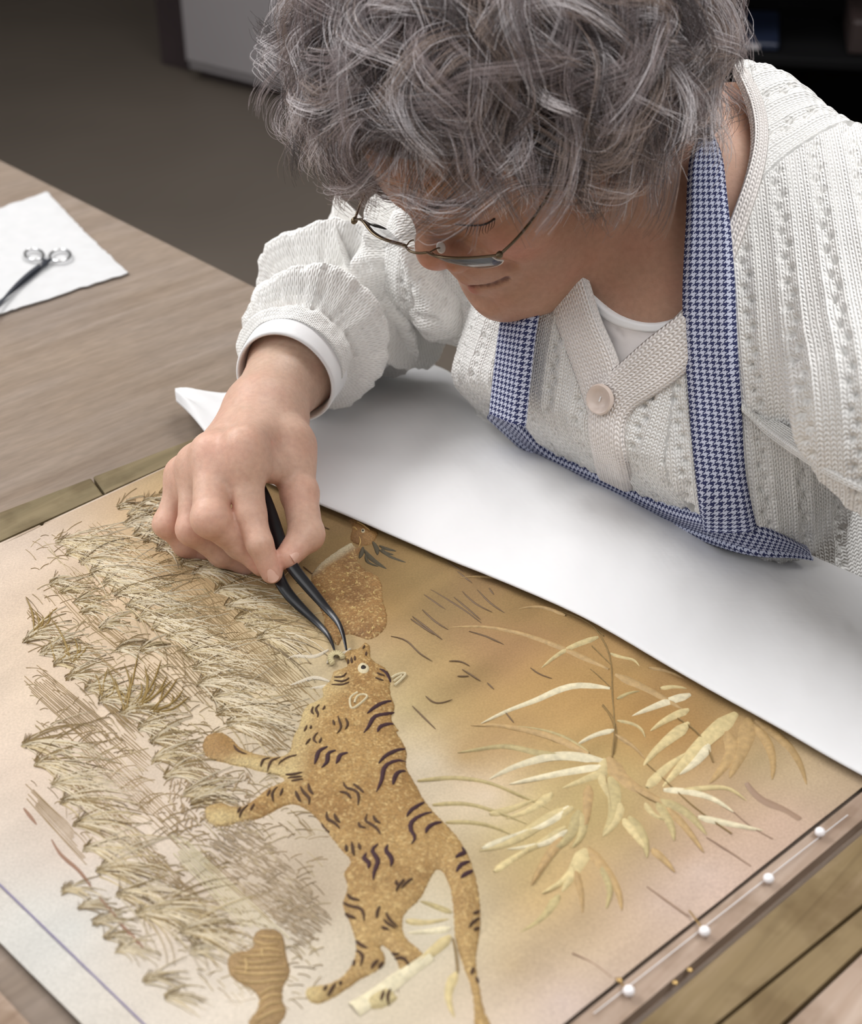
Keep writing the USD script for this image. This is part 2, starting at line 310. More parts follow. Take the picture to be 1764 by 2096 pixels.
# selvedge with the violet line
M_thread = vcol('embroidery_thread', .5, .4)
M_vio = plain('violet_thread', S(128, 120, 150), .7)
b_ = np.linspace(-.04, b_on(R1, -.2) + .01, 60)
obj('violet_selvedge', tube(tl3(-.199 - .006 * np.sin(b_ * 9 + .3) * 0 - .0045 * (b_ - .3), b_, ZC + .0003), .0005, 5), M_vio, textile, label='violet line woven along the near edge of the cloth')

# ------------------------------------------------------------------ battens of the frame under the textile
def wood(name, c0, c1, c2, ang):
    return usdkit.material(stage, looks(name), {
        'g': ('geometry', {}), 'm': ('vector_rotate', {'rotate_type': 'z_axis', 'angle': -ang}), 's': ('mapping', {'scale': (6, 70, 30)}), 'n': ('noise_texture', {'scale': 1.4, 'detail': 6, 'roughness': .6, 'distortion': .5}),
        'n2': ('noise_texture', {'scale': 26, 'detail': 4}), 'r': ('rgb_ramp', {'ramp': [(.25, c0), (.5, c1), (.75, c2)]}), 'r2': ('rgb_ramp', {'ramp': [(.34, (.72, .68, .62)), (.5, (1, 1, 1)), (.75, (1.05, 1.04, 1.02))]}),
        'x': ('mix', {'mix_type': 'multiply', 'fac': 1.0}), 'p': ('principled_bsdf', {'roughness': .6, 'specular_ior_level': .2}), 'b': ('bump', {'strength': .25, 'distance': .001})},
        [('g.position', 'm.vector'), ('m.vector', 's.vector'), ('s.vector', 'n.vector'), ('g.position', 'n2.vector'), ('n.fac', 'r.fac'), ('n2.fac', 'r2.fac'), ('r.color', 'x.color1'), ('r2.color', 'x.color2'), ('x.color', 'p.base_color'), ('n.fac', 'b.height'), ('b.normal', 'p.normal')], 'p.BSDF')
ang1 = math.atan2(e1[1], e1[0])
M_olive = wood('olive_batten', S(100, 89, 64), S(114, 101, 75), S(127, 113, 86), ang1)
M_pale = wood('pale_batten', S(164, 146, 130), S(180, 164, 148), S(192, 176, 162), ang1)
M_tan = wood('tan_batten', S(108, 91, 64), S(122, 104, 74), S(136, 117, 90), ang1)
M_pink = wood('bleached_batten', S(140, 118, 102), S(156, 136, 120), S(172, 154, 140), ang1)
def slab(ab4, z0, z1, bev=.0008):
    """Bevelled plank over a quadrilateral given in textile coordinates."""
    P = np.array(ab4, float); c = P.mean(0)
    inner = P + (c - P) / np.linalg.norm(c - P, axis=1)[:, None] * bev * 1.6
    pts = np.vstack([tl3(*P.T, z0), tl3(*P.T, z1 - bev), tl3(*inner.T, z1)])
    return trimesh.convex.convex_hull(pts)
frame = thing('embroidery_frame', 'flat wooden stretcher of olive and tan battens around the gold embroidery', 'frame', loc=tl3(0, .28, 0))
l1, l2 = rl((47, 1030), (430, 885)), rl((47, 1085), (445, 905))
j0, j1 = ab(onz(183, 977, .005)), ab(onz(203, 1008, .005))
def along(l, a, off=0.0): return (a, b_on(l, a) + off)
g = .0011
obj('batten', slab([along(l1, -.36), along(l1, j0[0] - g), along(l2, j1[0] - g), along(l2, -.36)], 0, .0065), M_olive, frame)
obj('batten', slab([along(l1, j0[0] + g), along(l1, .34), along(l2, .34), along(l2, j1[0] + g)], 0, .0068), M_olive, frame)
k0 = ab(onz(98, 1083, .005))[0]
obj('batten', slab([along(l2, -.36, .0016), along(l2, k0 - g, .0016), (k0 - g, -.0022), (-.36, -.0022)], 0, .0062), M_pale, frame)
obj('batten', slab([along(l2, k0 + g, .0016), along(l2, .34, .0016), (.34, -.0022), (k0 + g, -.0022)], 0, .006), M_pale, frame)
def across(l, a, off=0.0): return (a, b_on(l, a) + off)
obj('batten', slab([across(R1, -.30, .005), across(R1, .335, .005), across(R2, .335, -.003), across(R2, -.30, -.003)], 0, .0085, .0016), M_pink, frame)
obj('batten', slab([across(R2, -.30, .003), across(R2, .335, .003), across(R3, .335, -.001), across(R3, -.30, -.001)], 0, .0075, .0012), M_tan, frame)
obj('batten', slab([across(R3, -.30, .001), across(R3, .335, .001), across(R4, .335, -.001), across(R4, -.30, -.001)], 0, .007, .0012), M_tan, frame)
obj('batten', slab([across(R4, -.30, .0012), across(R4, .335, .0012), (.335, .76), (-.30, .76)], 0, .006), M_pink, frame)
obj('batten', slab([(-.262, -.04), (-.232, -.04), (-.240, .56), (-.270, .56)], 0, .0052), M_pink, frame)

# ------------------------------------------------------------------ raised stitchwork
def ribbon(pts, w, h, zbase, n=14, zfun=None, prof=None):
    """Padded stitch ribbon through textile points, width w (scalar or list), height h over the surface beneath."""
    p = spline(pts, n); s = np.linspace(0, 1, n)
    w = np.interp(s, np.linspace(0, 1, len(w)), w) if np.ndim(w) else w * (prof(s) if prof else np.sin(np.pi * np.clip(s * .92 + .06, 0, 1)) ** .6)
    t = np.gradient(p, axis=0); t /= np.linalg.norm(t, axis=1)[:, None] + 1e-12; nn = np.stack([-t[:, 1], t[:, 0]], 1)
    xs, hs = np.array([-1, -.62, 0, .62, 1]), np.array([-.25, .72, 1, .72, -.25])
    P = p[:, None] + xs[None, :, None] * (w / 2)[:, None, None] * nn[:, None]
    zb = zbase if zfun is None else zfun(P.reshape(-1, 2)).reshape(n, 5)
    Z = zb + hs[None] * h * np.minimum(1, w / (w.max() * .5 + 1e-9))[:, None]
    v = tl3(P[..., 0].ravel(), P[..., 1].ravel(), Z.ravel()); f = grid_faces(n, 5)
    return v, f if np.cross(v[f[0, 1]] - v[f[0, 0]], v[f[0, 2]] - v[f[0, 0]])[2] > 0 else f[:, ::-1]
def padded(poly, H, w, res, z=ZC, seed=0, rough=.0004):
    """Padded patch over a polygon in textile coordinates; returns mesh, textile points, distance to its border."""
    pg = Polygon(poly).buffer(0)
    if pg.geom_type != 'Polygon': pg = max(pg.geoms, key=lambda k: k.area)
    L = pg.exterior; ring = np.array([L.interpolate(s).coords[0] for s in np.arange(0, L.length, res)])
    lo, hi = ring.min(0), ring.max(0)
    X, Y = np.meshgrid(np.arange(lo[0], hi[0], res), np.arange(lo[1], hi[1], res * .87)); X = X + (np.arange(len(X)) % 2)[:, None] * res / 2
    P = np.stack([X.ravel(), Y.ravel()], 1); P = P[shapely.contains_xy(pg.buffer(-res * .45), P[:, 0], P[:, 1])]
    ring_out = ring
    P = np.vstack([ring_out, P]); d = shapely.distance(shapely.points(P), L)
    T = Delaunay(P).simplices; c = P[T].mean(1); T = T[shapely.contains_xy(pg, c[:, 0], c[:, 1])]
    ht = H * (1 - np.exp(-d / w)); p3 = np.c_[P, np.full(len(P), seed)]
    ht = ht + np.clip(d / .003, 0, 1) * rough * (2 * meshkit.fbm(p3 * 420, 2, seed) - 1)
    zz = z + ht; zz[:len(ring)] = z - .0012
    v = tl3(P[:, 0], P[:, 1], zz); nrm = np.cross(v[T[:, 1]] - v[T[:, 0]], v[T[:, 2]] - v[T[:, 0]])[:, 2]; T[nrm < 0] = T[nrm < 0][:, ::-1]
    return (v, T), P, d, zz
def zfun_of(P, zz):
    t = cKDTree(P)
    def fn(q):
        d, i = t.query(q, k=3); w = 1 / (d + 1e-5); return (zz[i] * w).sum(1) / w.sum(1)
    return fn
M_pad = vcol('couched_gold', .55, .35, noise=900, amount=.32, bump=.6, bscale=1500)
M_stripe = vcol('stripe_silk', .6, .3, noise=1500, amount=.25, bump=.4, bscale=2500)

tiger_px = np.vstack([px('C', [(690,1000),(722,1015),(735,1085),(770,1145),(840,1185),(880,1260),(890,1400),(912,1480),(892,1560),(955,1660)]),
    px('D', [(850,55),(898,150),(905,270),(960,385),(1030,510),(1140,635),(1250,755),(1320,880),(1362,1000),(1392,1150),(1396,1300),(1378,1450),(1372,1600),(1400,1750),(1440,1930),(1470,2060),(1385,2060),(1340,1920),(1300,1700),(1242,1500),(1215,1400),(1205,1300),(1195,1150),(1160,1025),(1118,968),(1060,1040),(980,1180),(900,1262),(885,1340),(930,1430),(1022,1530),(950,1590),(868,1635),(808,1525),(742,1468),(775,1550),(700,1640),(600,1690),(500,1760),(385,1830),(310,1850),(240,1800),(245,1740),(350,1715),(480,1655),(540,1580),(562,1420),(520,1300),(480,1180),(508,1060),(490,975),(530,912),(500,870),(440,800),(370,710),(300,620),(235,565)]),
    px('B', [(1505,520),(1330,592),(1200,622),(1100,642),(1030,602),(1028,535),(1120,508),(1200,530),(1300,480),(1400,412),(1448,392),(1320,340),(1200,312),(1110,293),(1030,262),(1008,200),(1040,142),(1100,128),(1160,150),(1210,200),(1300,242),(1470,242),(1492,170),(1530,85)]),
    px('C', [(290,1450),(385,1395),(378,1340),(440,1280),(470,1212),(558,1180),(540,1085),(570,1062),(622,1055)])])
tp = abz('P', tiger_px); tp = spline(np.vstack([tp, tp[:1]]), 420)[:-1]
mesh, P, d, zz = padded(tp, .0036, .006, .0011, rough=.00035, seed=3)
tq = proj(mesh[0])
gold = S(174, 138, 84) * ALB; gold2 = S(152, 114, 64) * ALB; pale = S(206, 184, 132) * ALB
n1 = meshkit.fbm(np.c_[P * 60, np.zeros(len(P))], 4, 5); n2 = meshkit.fbm(np.c_[P * 900, np.zeros(len(P))], 1, 8)
c = gold + (gold2 - gold) * np.clip((n1 - .35) * 2.2, 0, 1)[:, None]
lower = np.clip((tq[:, 1] - 1650) / 300, 0, 1)[:, None]; c = c * (1 - lower * .5) + lower * .5 * (S(184, 154, 102) * ALB)
c = c + (S(214, 184, 126) * ALB - c) * np.clip((n2 - .62) * 3, 0, .8)[:, None]
def soft(cx, cy, rx, ry): return np.exp(-(((tq[:, 0] - cx) / rx) ** 2 + ((tq[:, 1] - cy) / ry) ** 2))
pl = np.clip(soft(610, 1470, 34, 60) + soft(645, 1420, 26, 30) + soft(500, 1560, 60, 18) + soft(560, 1582, 40, 14) + soft(450, 1672, 50, 22) + soft(630, 2030, 40, 30) + .7 * soft(690, 1395, 20, 25) + .6 * soft(600, 1560, 25, 40), 0, 1)[:, None]
c = c + (pale - c) * pl * .85
br = soft(445, 1525, 40, 30)[:, None]; c = c + (S(160, 124, 76) * ALB - c) * br
tiger = obj('tiger', mesh, M_pad, textile, smooth=True, col=c, label='raised gold couched tiger seen from the side')
tz = zfun_of(P, zz)
dark = S(66, 40, 46) * ALB; umber = S(84, 60, 42) * ALB
def stripes(crop, lists, w, colr, parent, zf, name='stripe', h=.0007):
    for k, l in enumerate(lists):
        pts = abz(crop, l, ZC + .003); v, f = ribbon(pts, w if np.ndim(w) else w, h, 0, 10 if len(l) > 2 else 7, zfun=lambda q: zf(q) + .0002)
        cc = colr * (1 + .25 * (rng.random() - .5)); obj(name, (v, f), M_stripe, parent, smooth=True, col=cc)
# back stripes (thick), then the small groups of three
stripes('C', [[(885,1410),(830,1435),(770,1470),(710,1525)],[(905,1480),(850,1510),(760,1545),(735,1590),(685,1665)],[(900,1575),(850,1590),(810,1610),(785,1655)],[(800,1190),(845,1205),(870,1235),(885,1275)]], .0030, dark, tiger, tz)
stripes('D', [[(895,150),(830,180),(770,215),(720,270)],[(900,230),(830,245),(765,285),(745,360),(705,460)],[(900,300),(850,320),(830,350),(815,410)],[(1020,505),(970,545),(930,580),(905,620)],[(1070,570),(1010,600),(940,650),(940,720),(960,750),(935,800)],[(1135,635),(1080,660),(1045,690),(1030,730)],
    [(1270,800),(1285,830),(1250,860),(1225,885)],[(1320,890),(1270,920),(1230,975)],[(1340,950),(1300,980),(1260,1015)],[(385,160),(330,190),(315,230),(300,275)],[(440,185),(395,200),(385,250),(345,300)],[(520,200),(470,215),(455,250),(440,275)],[(715,800),(680,830),(715,900),(700,960),(685,1035)],[(780,805),(770,840),(800,880),(800,950)],[(640,855),(625,880),(655,915),(650,960)]], .0030, dark, tiger, tz)
stripes('D', [[(490,395),(510,430),(570,450),(590,490),(585,545)],[(555,405),(590,430),(625,465)],[(465,455),(510,465),(540,505)],[(260,400),(270,440),(295,470)],[(210,420),(230,455),(265,490),(260,525)],[(175,445),(190,475),(210,505)],[(380,580),(385,620),(430,650),(465,690)],[(430,595),(440,620),(470,655)],[(345,640),(360,670),(400,700)],[(645,605),(635,640),(690,680),(735,740)],[(685,615),(700,640),(735,665)],[(590,655),(600,680),(640,695)],
    [(545,780),(550,815),(560,860)],[(505,790),(512,830)],[(590,790),(600,830)],[(945,1020),(900,1050),(870,1090)],[(890,1030),(860,1060),(835,1110)],[(835,1035),(840,1070)],[(515,1105),(540,1140),(600,1165)],[(485,1155),(530,1190),(600,1215),(625,1300)],[(495,1225),(530,1250),(575,1275)],[(730,1205),(715,1235),(710,1285)],[(770,1245),(790,1280),(850,1330)],[(755,1290),(790,1320),(835,1340)],[(740,1340),(790,1355)],
    [(570,1405),(600,1440),(650,1475)],[(570,1470),(610,1510),(600,1590)],[(555,1530),(560,1580)],[(765,1485),(830,1500),(860,1505)],[(810,1525),(870,1530),(930,1580)],[(720,1545),(690,1570),(670,1600)],[(750,1550),(720,1590)],[(1385,1215),(1340,1245)],[(1385,1260),(1340,1300),(1315,1340)],[(1385,1320),(1345,1350)],[(1345,1590),(1330,1640)],[(1365,1650),(1375,1690)],[(380,1710),(360,1750)],[(440,1695),(410,1740),(385,1780)],[(475,1680),(465,1710)]], .0021, umber, tiger, tz)
stripes('C', [[(560,1225),(530,1250),(470,1240)],[(580,1265),(540,1285),(470,1270)],[(580,1295),(530,1310),(450,1300)],[(320,1465),(310,1495),(325,1525)],[(365,1450),(340,1485),(355,1520),(350,1550)],[(405,1465),(390,1495)],[(500,1545),(515,1590),(520,1630),(490,1670)],[(555,1560),(570,1600),(550,1640)],[(465,1570),(475,1610)],[(275,1600),(255,1645)],[(305,1605),(300,1630)],[(355,1660),(325,1700),(350,1740)],[(300,1700),(265,1745)],[(380,1700),(365,1740)],
    [(570,1110),(575,1140)],[(595,1105),(600,1145)],[(620,1100),(622,1130)],[(690,1015),(680,1045)],[(705,1060),(700,1090)],[(780,1225),(840,1240)],[(770,1260),(830,1275)]], .0017, umber, tiger, tz)
stripes('B', [[(1375,260),(1345,270),(1325,305)],[(1430,255),(1390,275),(1360,325)],[(1520,250),(1470,260),(1420,300)],[(1460,345),(1510,350),(1550,345)],[(1470,365),(1550,368)],[(1490,385),(1555,383)],[(1375,430),(1360,470)],[(1415,415),(1390,450),(1395,500)],[(1445,430),(1430,470)],[(1215,520),(1200,560)],[(1255,510),(1225,545),(1210,580)],[(1290,510),(1270,545)],[(1180,190),(1215,230),(1250,240)]], .0019, umber, tiger, tz)
# eye, ears, muzzle roll
M_cream = vcol('cream_floss', .6, .3, noise=1200, amount=.12, bump=.4, bscale=2200)
def disc(crop, ctr, rx, ry, zf, h, colr, parent, name, label=None):
    th = np.linspace(0, 2 * np.pi, 25)[:-1]; pts = abz(crop, np.array(ctr) + np.stack([rx * np.cos(th), ry * np.sin(th)], 1), ZC + .003); c0 = pts.mean(0)
    rings = [pts, c0 + (pts - c0) * .8, c0 + (pts - c0) * .45, c0[None]]; q = np.vstack(rings); z = zf(q)
    z = z + np.r_[np.full(24, -.0006), np.full(24, h * .8), np.full(24, h), h]
    f = [(k * 24 + i, k * 24 + (i + 1) % 24, (k + 1) * 24 + (i + 1) % 24) for k in range(2) for i in range(24)] + [(k * 24 + i, (k + 1) * 24 + (i + 1) % 24, (k + 1) * 24 + i) for k in range(2) for i in range(24)] + [(48 + i, 48 + (i + 1) % 24, 72) for i in range(24)]
    v = tl3(q[:, 0], q[:, 1], z); f = np.array(f); nrm = np.cross(v[f[:, 1]] - v[f[:, 0]], v[f[:, 2]] - v[f[:, 0]])[:, 2]; f[nrm < 0] = f[nrm < 0][:, ::-1]
    return obj(name, (v, f), M_cream, parent, smooth=True, col=colr, label=label)
cream, ink = S(222, 208, 172) * ALB, S(40, 30, 26) * ALB
disc('C', (683, 1192), 46, 44, tz, .0008, cream, tiger, 'eye_ring', 'cream ring around the tiger eye')
disc('C', (684, 1192), 22, 18, lambda q: tz(q) + .0008, .0004, ink, tiger, 'pupil')
def loop(crop, pts, w, zf, colr, parent, name, n=30, label=None):
    v, f = ribbon(abz(crop, pts, ZC + .003), [w] * 3, .0009, 0, n, zfun=zf); return obj(name, (v, f), M_cream, parent, smooth=True, col=colr, label=label)
loop('C', [(640,1370),(595,1400),(585,1440),(605,1485),(650,1460),(695,1420),(708,1390),(675,1385),(640,1400),(620,1450)], .0016, tz, cream, tiger, 'ear', label='cream outlined ear')
loop('C', [(885,1245),(940,1215),(985,1212),(970,1240),(905,1298)], .0016, lambda q: np.full(len(q), ZC + .001), cream, tiger, 'ear')
loop('C', [(900,1270),(940,1240),(960,1228)], .0014, lambda q: np.full(len(q), ZC + .001), cream, tiger, 'ear')
for k in range(13):
    a = math.pi * (.75 + k / 12 * 1.15); c0, r0 = np.array((490, 1140)), np.array((66, 62))
    p0 = c0 + r0 * [math.cos(a), math.sin(a)] * .35; p1 = c0 + r0 * [math.cos(a), math.sin(a)]
    v, f = ribbon(abz('C', [p0, (p0 + p1) / 2, p1]), .0026, .0016, ZC + .0018, 6); obj('muzzle_stitch', (v, f), M_cream, tiger, smooth=True, col=S(206, 192, 150) * ALB)
# spotted cat
cat_px = px('C', [(300,520),(335,470),(400,408),(480,350),(560,300),(600,285),(640,320),(685,308),(650,380),(655,430),(700,478),(780,520),(820,580),(832,700),(858,800),(852,890),(800,955),(722,988),(640,965),(560,955),(500,1030),(440,985),(392,905),(395,860),(350,740),(310,620)])
cp = abz('P', cat_px); cp = spline(np.vstack([cp, cp[:1]]), 200)[:-1]
mesh, P, d, zz = padded(cp, .0034, .006, .0011, rough=.00035, seed=9); tq = proj(mesh[0])
n1 = meshkit.fbm(np.c_[P * 70, np.zeros(len(P))], 4, 15); n2 = meshkit.fbm(np.c_[P * 900, np.zeros(len(P))], 1, 18)
c0, c1 = S(166, 126, 76) * ALB, S(140, 102, 60) * ALB
c = c0 + (c1 - c0) * np.clip((n1 - .35) * 2.2, 0, 1)[:, None]; c = c + (S(214, 186, 128) * ALB - c) * np.clip((n2 - .64) * 3, 0, .8)[:, None]
# pale haunch along the upper edge
la, lb = px('C', [(300, 560)])[0], px('C', [(660, 320)])[0]; nn = np.array([-(lb - la)[1], (lb - la)[0]]) / np.linalg.norm(lb - la)
side = -(tq - la) @ nn; w = np.clip((side - 2 + 6 * (n1 - .5)) / 14, 0, 1)[:, None]; c = c + (S(214, 202, 168) * ALB - c) * w * .9
spotted = obj('spotted_cat', mesh, M_pad, textile, smooth=True, col=c, label='raised gold body of the spotted cat')
cz = zfun_of(P, zz)
hd = abz('P', px('C', [(572,125),(610,103),(690,128),(760,185),(795,215),(785,245),(770,275),(740,300),(690,308),(640,302),(592,275),(588,225),(600,180)]))
hd = spline(np.vstack([hd, hd[:1]]), 80)[:-1]
mesh, P, d, zz = padded(hd, .0030, .005, .0010, rough=.0003, seed=12)
n1 = meshkit.fbm(np.c_[P * 90, np.zeros(len(P))], 4, 15); c = c0 * .95 + (c1 - c0) * np.clip((n1 - .35) * 2.2, 0, 1)[:, None]
head = obj('spotted_cat_head', mesh, M_pad, textile, smooth=True, col=c, label='raised gold head of the spotted cat'); hz = zfun_of(P, zz)
disc('C', (680, 197), 17, 16, hz, .0006, cream, head, 'eye_ring'); disc('C', (680, 198), 9, 8, lambda q: hz(q) + .0006, .0003, ink, head, 'pupil')
for l in [[(640,130),(680,150),(730,190)],[(650,235),(660,270),(640,295)],[(600,150),(620,165),(640,190)]]:
    stripes('C', [l], .0013, S(206, 172, 110) * ALB, head, hz, 'whisker')
spots = [(440,570),(540,640),(500,690),(625,575),(700,600),(710,540),(680,690),(770,640),(615,750),(560,470),(400,640),(355,590),(740,780),(800,830),(760,900),(680,850),(580,860),(640,450),(600,380),(720,920),(800,760),(530,560),(470,620),(660,780),(560,510)]
for k, s in enumerate(spots):
    th = rng.random() * 6.28; r = 11
    l = [(s[0] + r * math.cos(th + q) * 1.3, s[1] + r * math.sin(th + q) * .8) for q in (0, 1.6, 3.2)]
    stripes('C', [l], .0011, S(222, 192, 130) * ALB, spotted, cz, 'spot')
claw = S(92, 84, 66) * ALB
for l, w in [([(680,320),(670,360),(655,400)],.006),([(690,340),(740,400),(850,478)],.007),([(750,280),(775,320),(785,375)],.006),([(800,310),(850,330),(920,350)],.005),([(800,340),(880,390),(990,432)],.005),([(820,330),(830,350),(900,375)],.005),([(700,370),(720,430),(790,460)],.004)]:
    v, f = ribbon(abz('C', l), w * .62, .0007, ZC + .0003, 10); obj('claw', (v, f), M_cream, textile, smooth=True, col=claw)
# rock
rk = abz('P', px('B', [(1150,1330),(1190,1310),(1270,1290),(1280,1230),(1320,1190),(1370,1185),(1430,1200),(1455,1240),(1465,1300),(1480,1370),(1490,1430),(1460,1500),(1455,1580),(1470,1650),(1440,1700),(1300,1760),(1250,1700),(1300,1620),(1290,1540),(1180,1470),(1140,1400)]))
rk = spline(np.vstack([rk, rk[:1]]), 160)[:-1]
mesh, P, d, zz = padded(rk, .0030, .005, .0011, rough=.0003, seed=21)
n1 = meshkit.fbm(np.c_[P * [60, 25], np.zeros(len(P))], 4, 25)
c = S(160, 130, 88) * ALB * (.82 + .4 * n1[:, None]); rock = obj('rock', mesh, M_pad, textile, smooth=True, col=c, label='raised brown rock at the near edge'); rz = zfun_of(P, zz)
for l in [[(1280,1300),(1360,1295),(1440,1300)],[(1200,1360),(1300,1370),(1420,1350)],[(1180,1410),(1320,1430),(1470,1415)],[(1310,1540),(1390,1500),(1440,1490)],[(1300,1640),(1370,1590),(1450,1570)],[(1290,1240),(1360,1270),(1420,1260)],[(1240,1340),(1250,1380),(1240,1430)],[(1330,1290),(1335,1340)],[(1220,1330),(1330,1330),(1450,1325)],[(1170,1385),(1300,1400),(1460,1385)],[(1200,1450),(1330,1470),(1480,1440)],[(1290,1590),(1370,1545),(1450,1530)],[(1290,1690),(1370,1640),(1455,1610)],[(1310,1220),(1370,1230),(1440,1225)]]:
    stripes('B', [l], .0013, S(208, 178, 126) * ALB, rock, rz, 'vein')
# ------------------------------------------------------------------ bamboo, grass and couched lines
M_leaf = vcol('satin_leaf', .48, .45, noise=300, amount=.16, bump=.45, bscale=2200)
PALE, TAN, GRN, CRM = S(216, 196, 144) * ALB, S(190, 158, 108) * ALB, S(192, 174, 124) * ALB, S(228, 216, 182) * ALB
leaves = [('E',34,PALE,[(1245,455),(1120,500),(985,575),(905,640)]),('E',45,CRM,[(1318,765),(1100,748),(880,830),(700,900),(540,975)]),('E',34,CRM,[(1342,1015),(1230,1045),(1115,1105)]),('E',38,TAN,[(1310,650),(1000,510),(700,415),(500,392),(340,397)]),
 ('E',48,TAN,[(1190,1160),(1000,1065),(800,1010),(620,985),(480,985)]),('E',24,GRN,[(1190,1150),(1010,1045),(840,1005),(660,990)]),('E',64,CRM,[(1280,1200),(1000,1168),(830,1205),(680,1262),(590,1310)]),('E',52,CRM,[(1280,1232),(1050,1268),(880,1302),(710,1340)]),('E',48,PALE,[(1280,1265),(1150,1318),(1030,1365)]),('E',42,GRN,[(1020,1165),(860,1145),(700,1112),(560,1125),(400,1150)]),
 ('E',56,TAN,[(1350,680),(1480,740),(1620,810),(1764,895)]),('E',22,PALE,[(1360,960),(1440,975),(1500,1005),(1530,1060)]),('E',26,TAN,[(1350,1045),(1440,1100),(1530,1190)]),('E',48,CRM,[(1800,800),(1640,850),(1540,890),(1450,930)]),('E',40,PALE,[(1790,890),(1650,955),(1560,1020)]),('E',40,PALE,[(1790,970),(1640,1090),(1520,1230)]),('E',30,PALE,[(1620,765),(1700,755),(1780,765)]),
 ('E',24,PALE,[(1320,555),(1400,580),(1460,595),(1495,630)]),('E',26,TAN,[(1050,325),(900,275),(770,285)]),('E',14,TAN,[(690,105),(540,92),(405,102)]),('E',26,TAN,[(1550,640),(1640,655),(1764,705)]),('E',22,GRN,[(1360,830),(1430,795),(1500,780)]),
 ('E',82,TAN,[(1310,1180),(1400,1310),(1540,1400),(1700,1480)]),('E',62,PALE,[(1092,1480),(950,1545),(800,1640),(660,1710),(530,1740)]),('E',24,GRN,[(160,1320),(350,1302),(560,1325),(760,1400),(950,1490)]),('E',26,GRN,[(250,1465),(450,1460),(640,1510),(820,1580)]),('E',26,GRN,[(330,1570),(560,1582),(720,1640)]),('E',60,GRN,[(1320,1300),(1345,1450),(1315,1580),(1275,1645)]),('E',46,PALE,[(1400,1550),(1470,1640),(1545,1745)]),('E',40,TAN,[(1190,1350),(1180,1500),(1150,1650)]),('E',40,CRM,[(1060,1620),(900,1700),(700,1730)]),('E',50,GRN,[(1130,1500),(1080,1640),(930,1764)]),
 ('F',44,PALE,[(735,105),(620,190),(540,260),(478,335)]),('F',64,PALE,[(1022,30),(900,135),(790,240),(690,350),(592,462)]),('F',40,CRM,[(862,215),(780,320),(690,392)]),('F',50,TAN,[(970,140),(1000,230),(945,350),(870,440)]),('F',56,TAN,[(1100,60),(1080,180),(1035,300),(985,410)]),('F',40,TAN,[(1130,100),(1200,190),(1238,300),(1236,420)]),('F',48,TAN,[(1140,70),(1290,180),(1390,310),(1438,450)]),('F',48,CRM,[(595,482),(740,492),(880,530),(1010,612)]),('F',34,PALE,[(690,490),(830,470),(980,475),(1085,545)]),('F',58,GRN,[(570,540),(710,600),(850,745)]),('F',46,CRM,[(800,640),(950,672),(1180,720)]),('F',40,TAN,[(620,590),(700,670),(835,850)]),('F',46,GRN,[(395,640),(475,750),(500,880)]),('F',40,TAN,[(530,830),(610,900),(665,965)]),('F',44,PALE,[(340,560),(310,670),(238,755)]),
 ('F',52,TAN,[(150,820),(255,950),(330,1080),(352,1190)]),('F',60,PALE,[(140,830),(70,960),(0,1080)]),('F',44,PALE,[(500,470),(640,330),(760,250)]),('F',44,GRN,[(560,560),(640,690),(660,780)]),('F',40,PALE,[(250,300),(240,430),(300,560)]),('F',44,GRN,[(-20,1100),(-120,1240),(-260,1330)]),('F',38,PALE,[(100,900),(10,1010),(-120,1090)]),('F',36,GRN,[(230,930),(280,1060),(260,1180)]),('F',36,TAN,[(60,930),(110,1080),(120,1210)]),('F',34,PALE,[(490,560),(560,640),(640,660)]),
 ('F',46,PALE,[(-60,500),(-190,600),(-330,650)]),('F',44,CRM,[(40,580),(-120,690),(-330,760)]),('F',40,PALE,[(20,700),(-140,800),(-300,880)]),('F',40,GRN,[(110,620),(120,720),(60,820)]),('F',40,TAN,[(0,760),(-100,900),(-180,1040)]),
 ('D',44,PALE,[(900,1300),(1010,1312),(1190,1288)]),('D',40,GRN,[(1200,1250),(1080,1200),(990,1170)]),('D',60,PALE,[(1190,1400),(1050,1520),(870,1650)]),('D',50,CRM,[(1190,1350),(1060,1370),(910,1380)]),('D',50,PALE,[(1230,1640),(1180,1800),(1220,1940)]),('D',46,PALE,[(1450,600),(1600,560),(1764,500)]),('D',44,CRM,[(1400,830),(1560,760),(1764,700)]),('D',44,PALE,[(1480,980),(1620,880),(1764,800)])]
for cr, w, colr, l in leaves:
    s = CROPS[cr][2]; pts = abz(cr, l); L = np.linalg.norm(np.diff(pts, axis=0), axis=1).sum(); mpp = L / (np.linalg.norm(np.diff(px(cr, l), axis=0), axis=1).sum())
    v, f = ribbon(pts, w / s * mpp * 1.25, .0011, ZC + .0002, 16, prof=lambda t: np.clip((np.minimum(t * 4.5 + .35, 1)) * (1 - t) ** .55 * 1.15, .06, 1))
    obj('bamboo_leaf', (v, f), M_leaf, textile, smooth=True, col=colr * (.92 + .16 * rng.random()))
    # outline cord along the leaf's lower side
    p = spline(pts, 16)[1:]
stem = S(150, 124, 78) * ALB
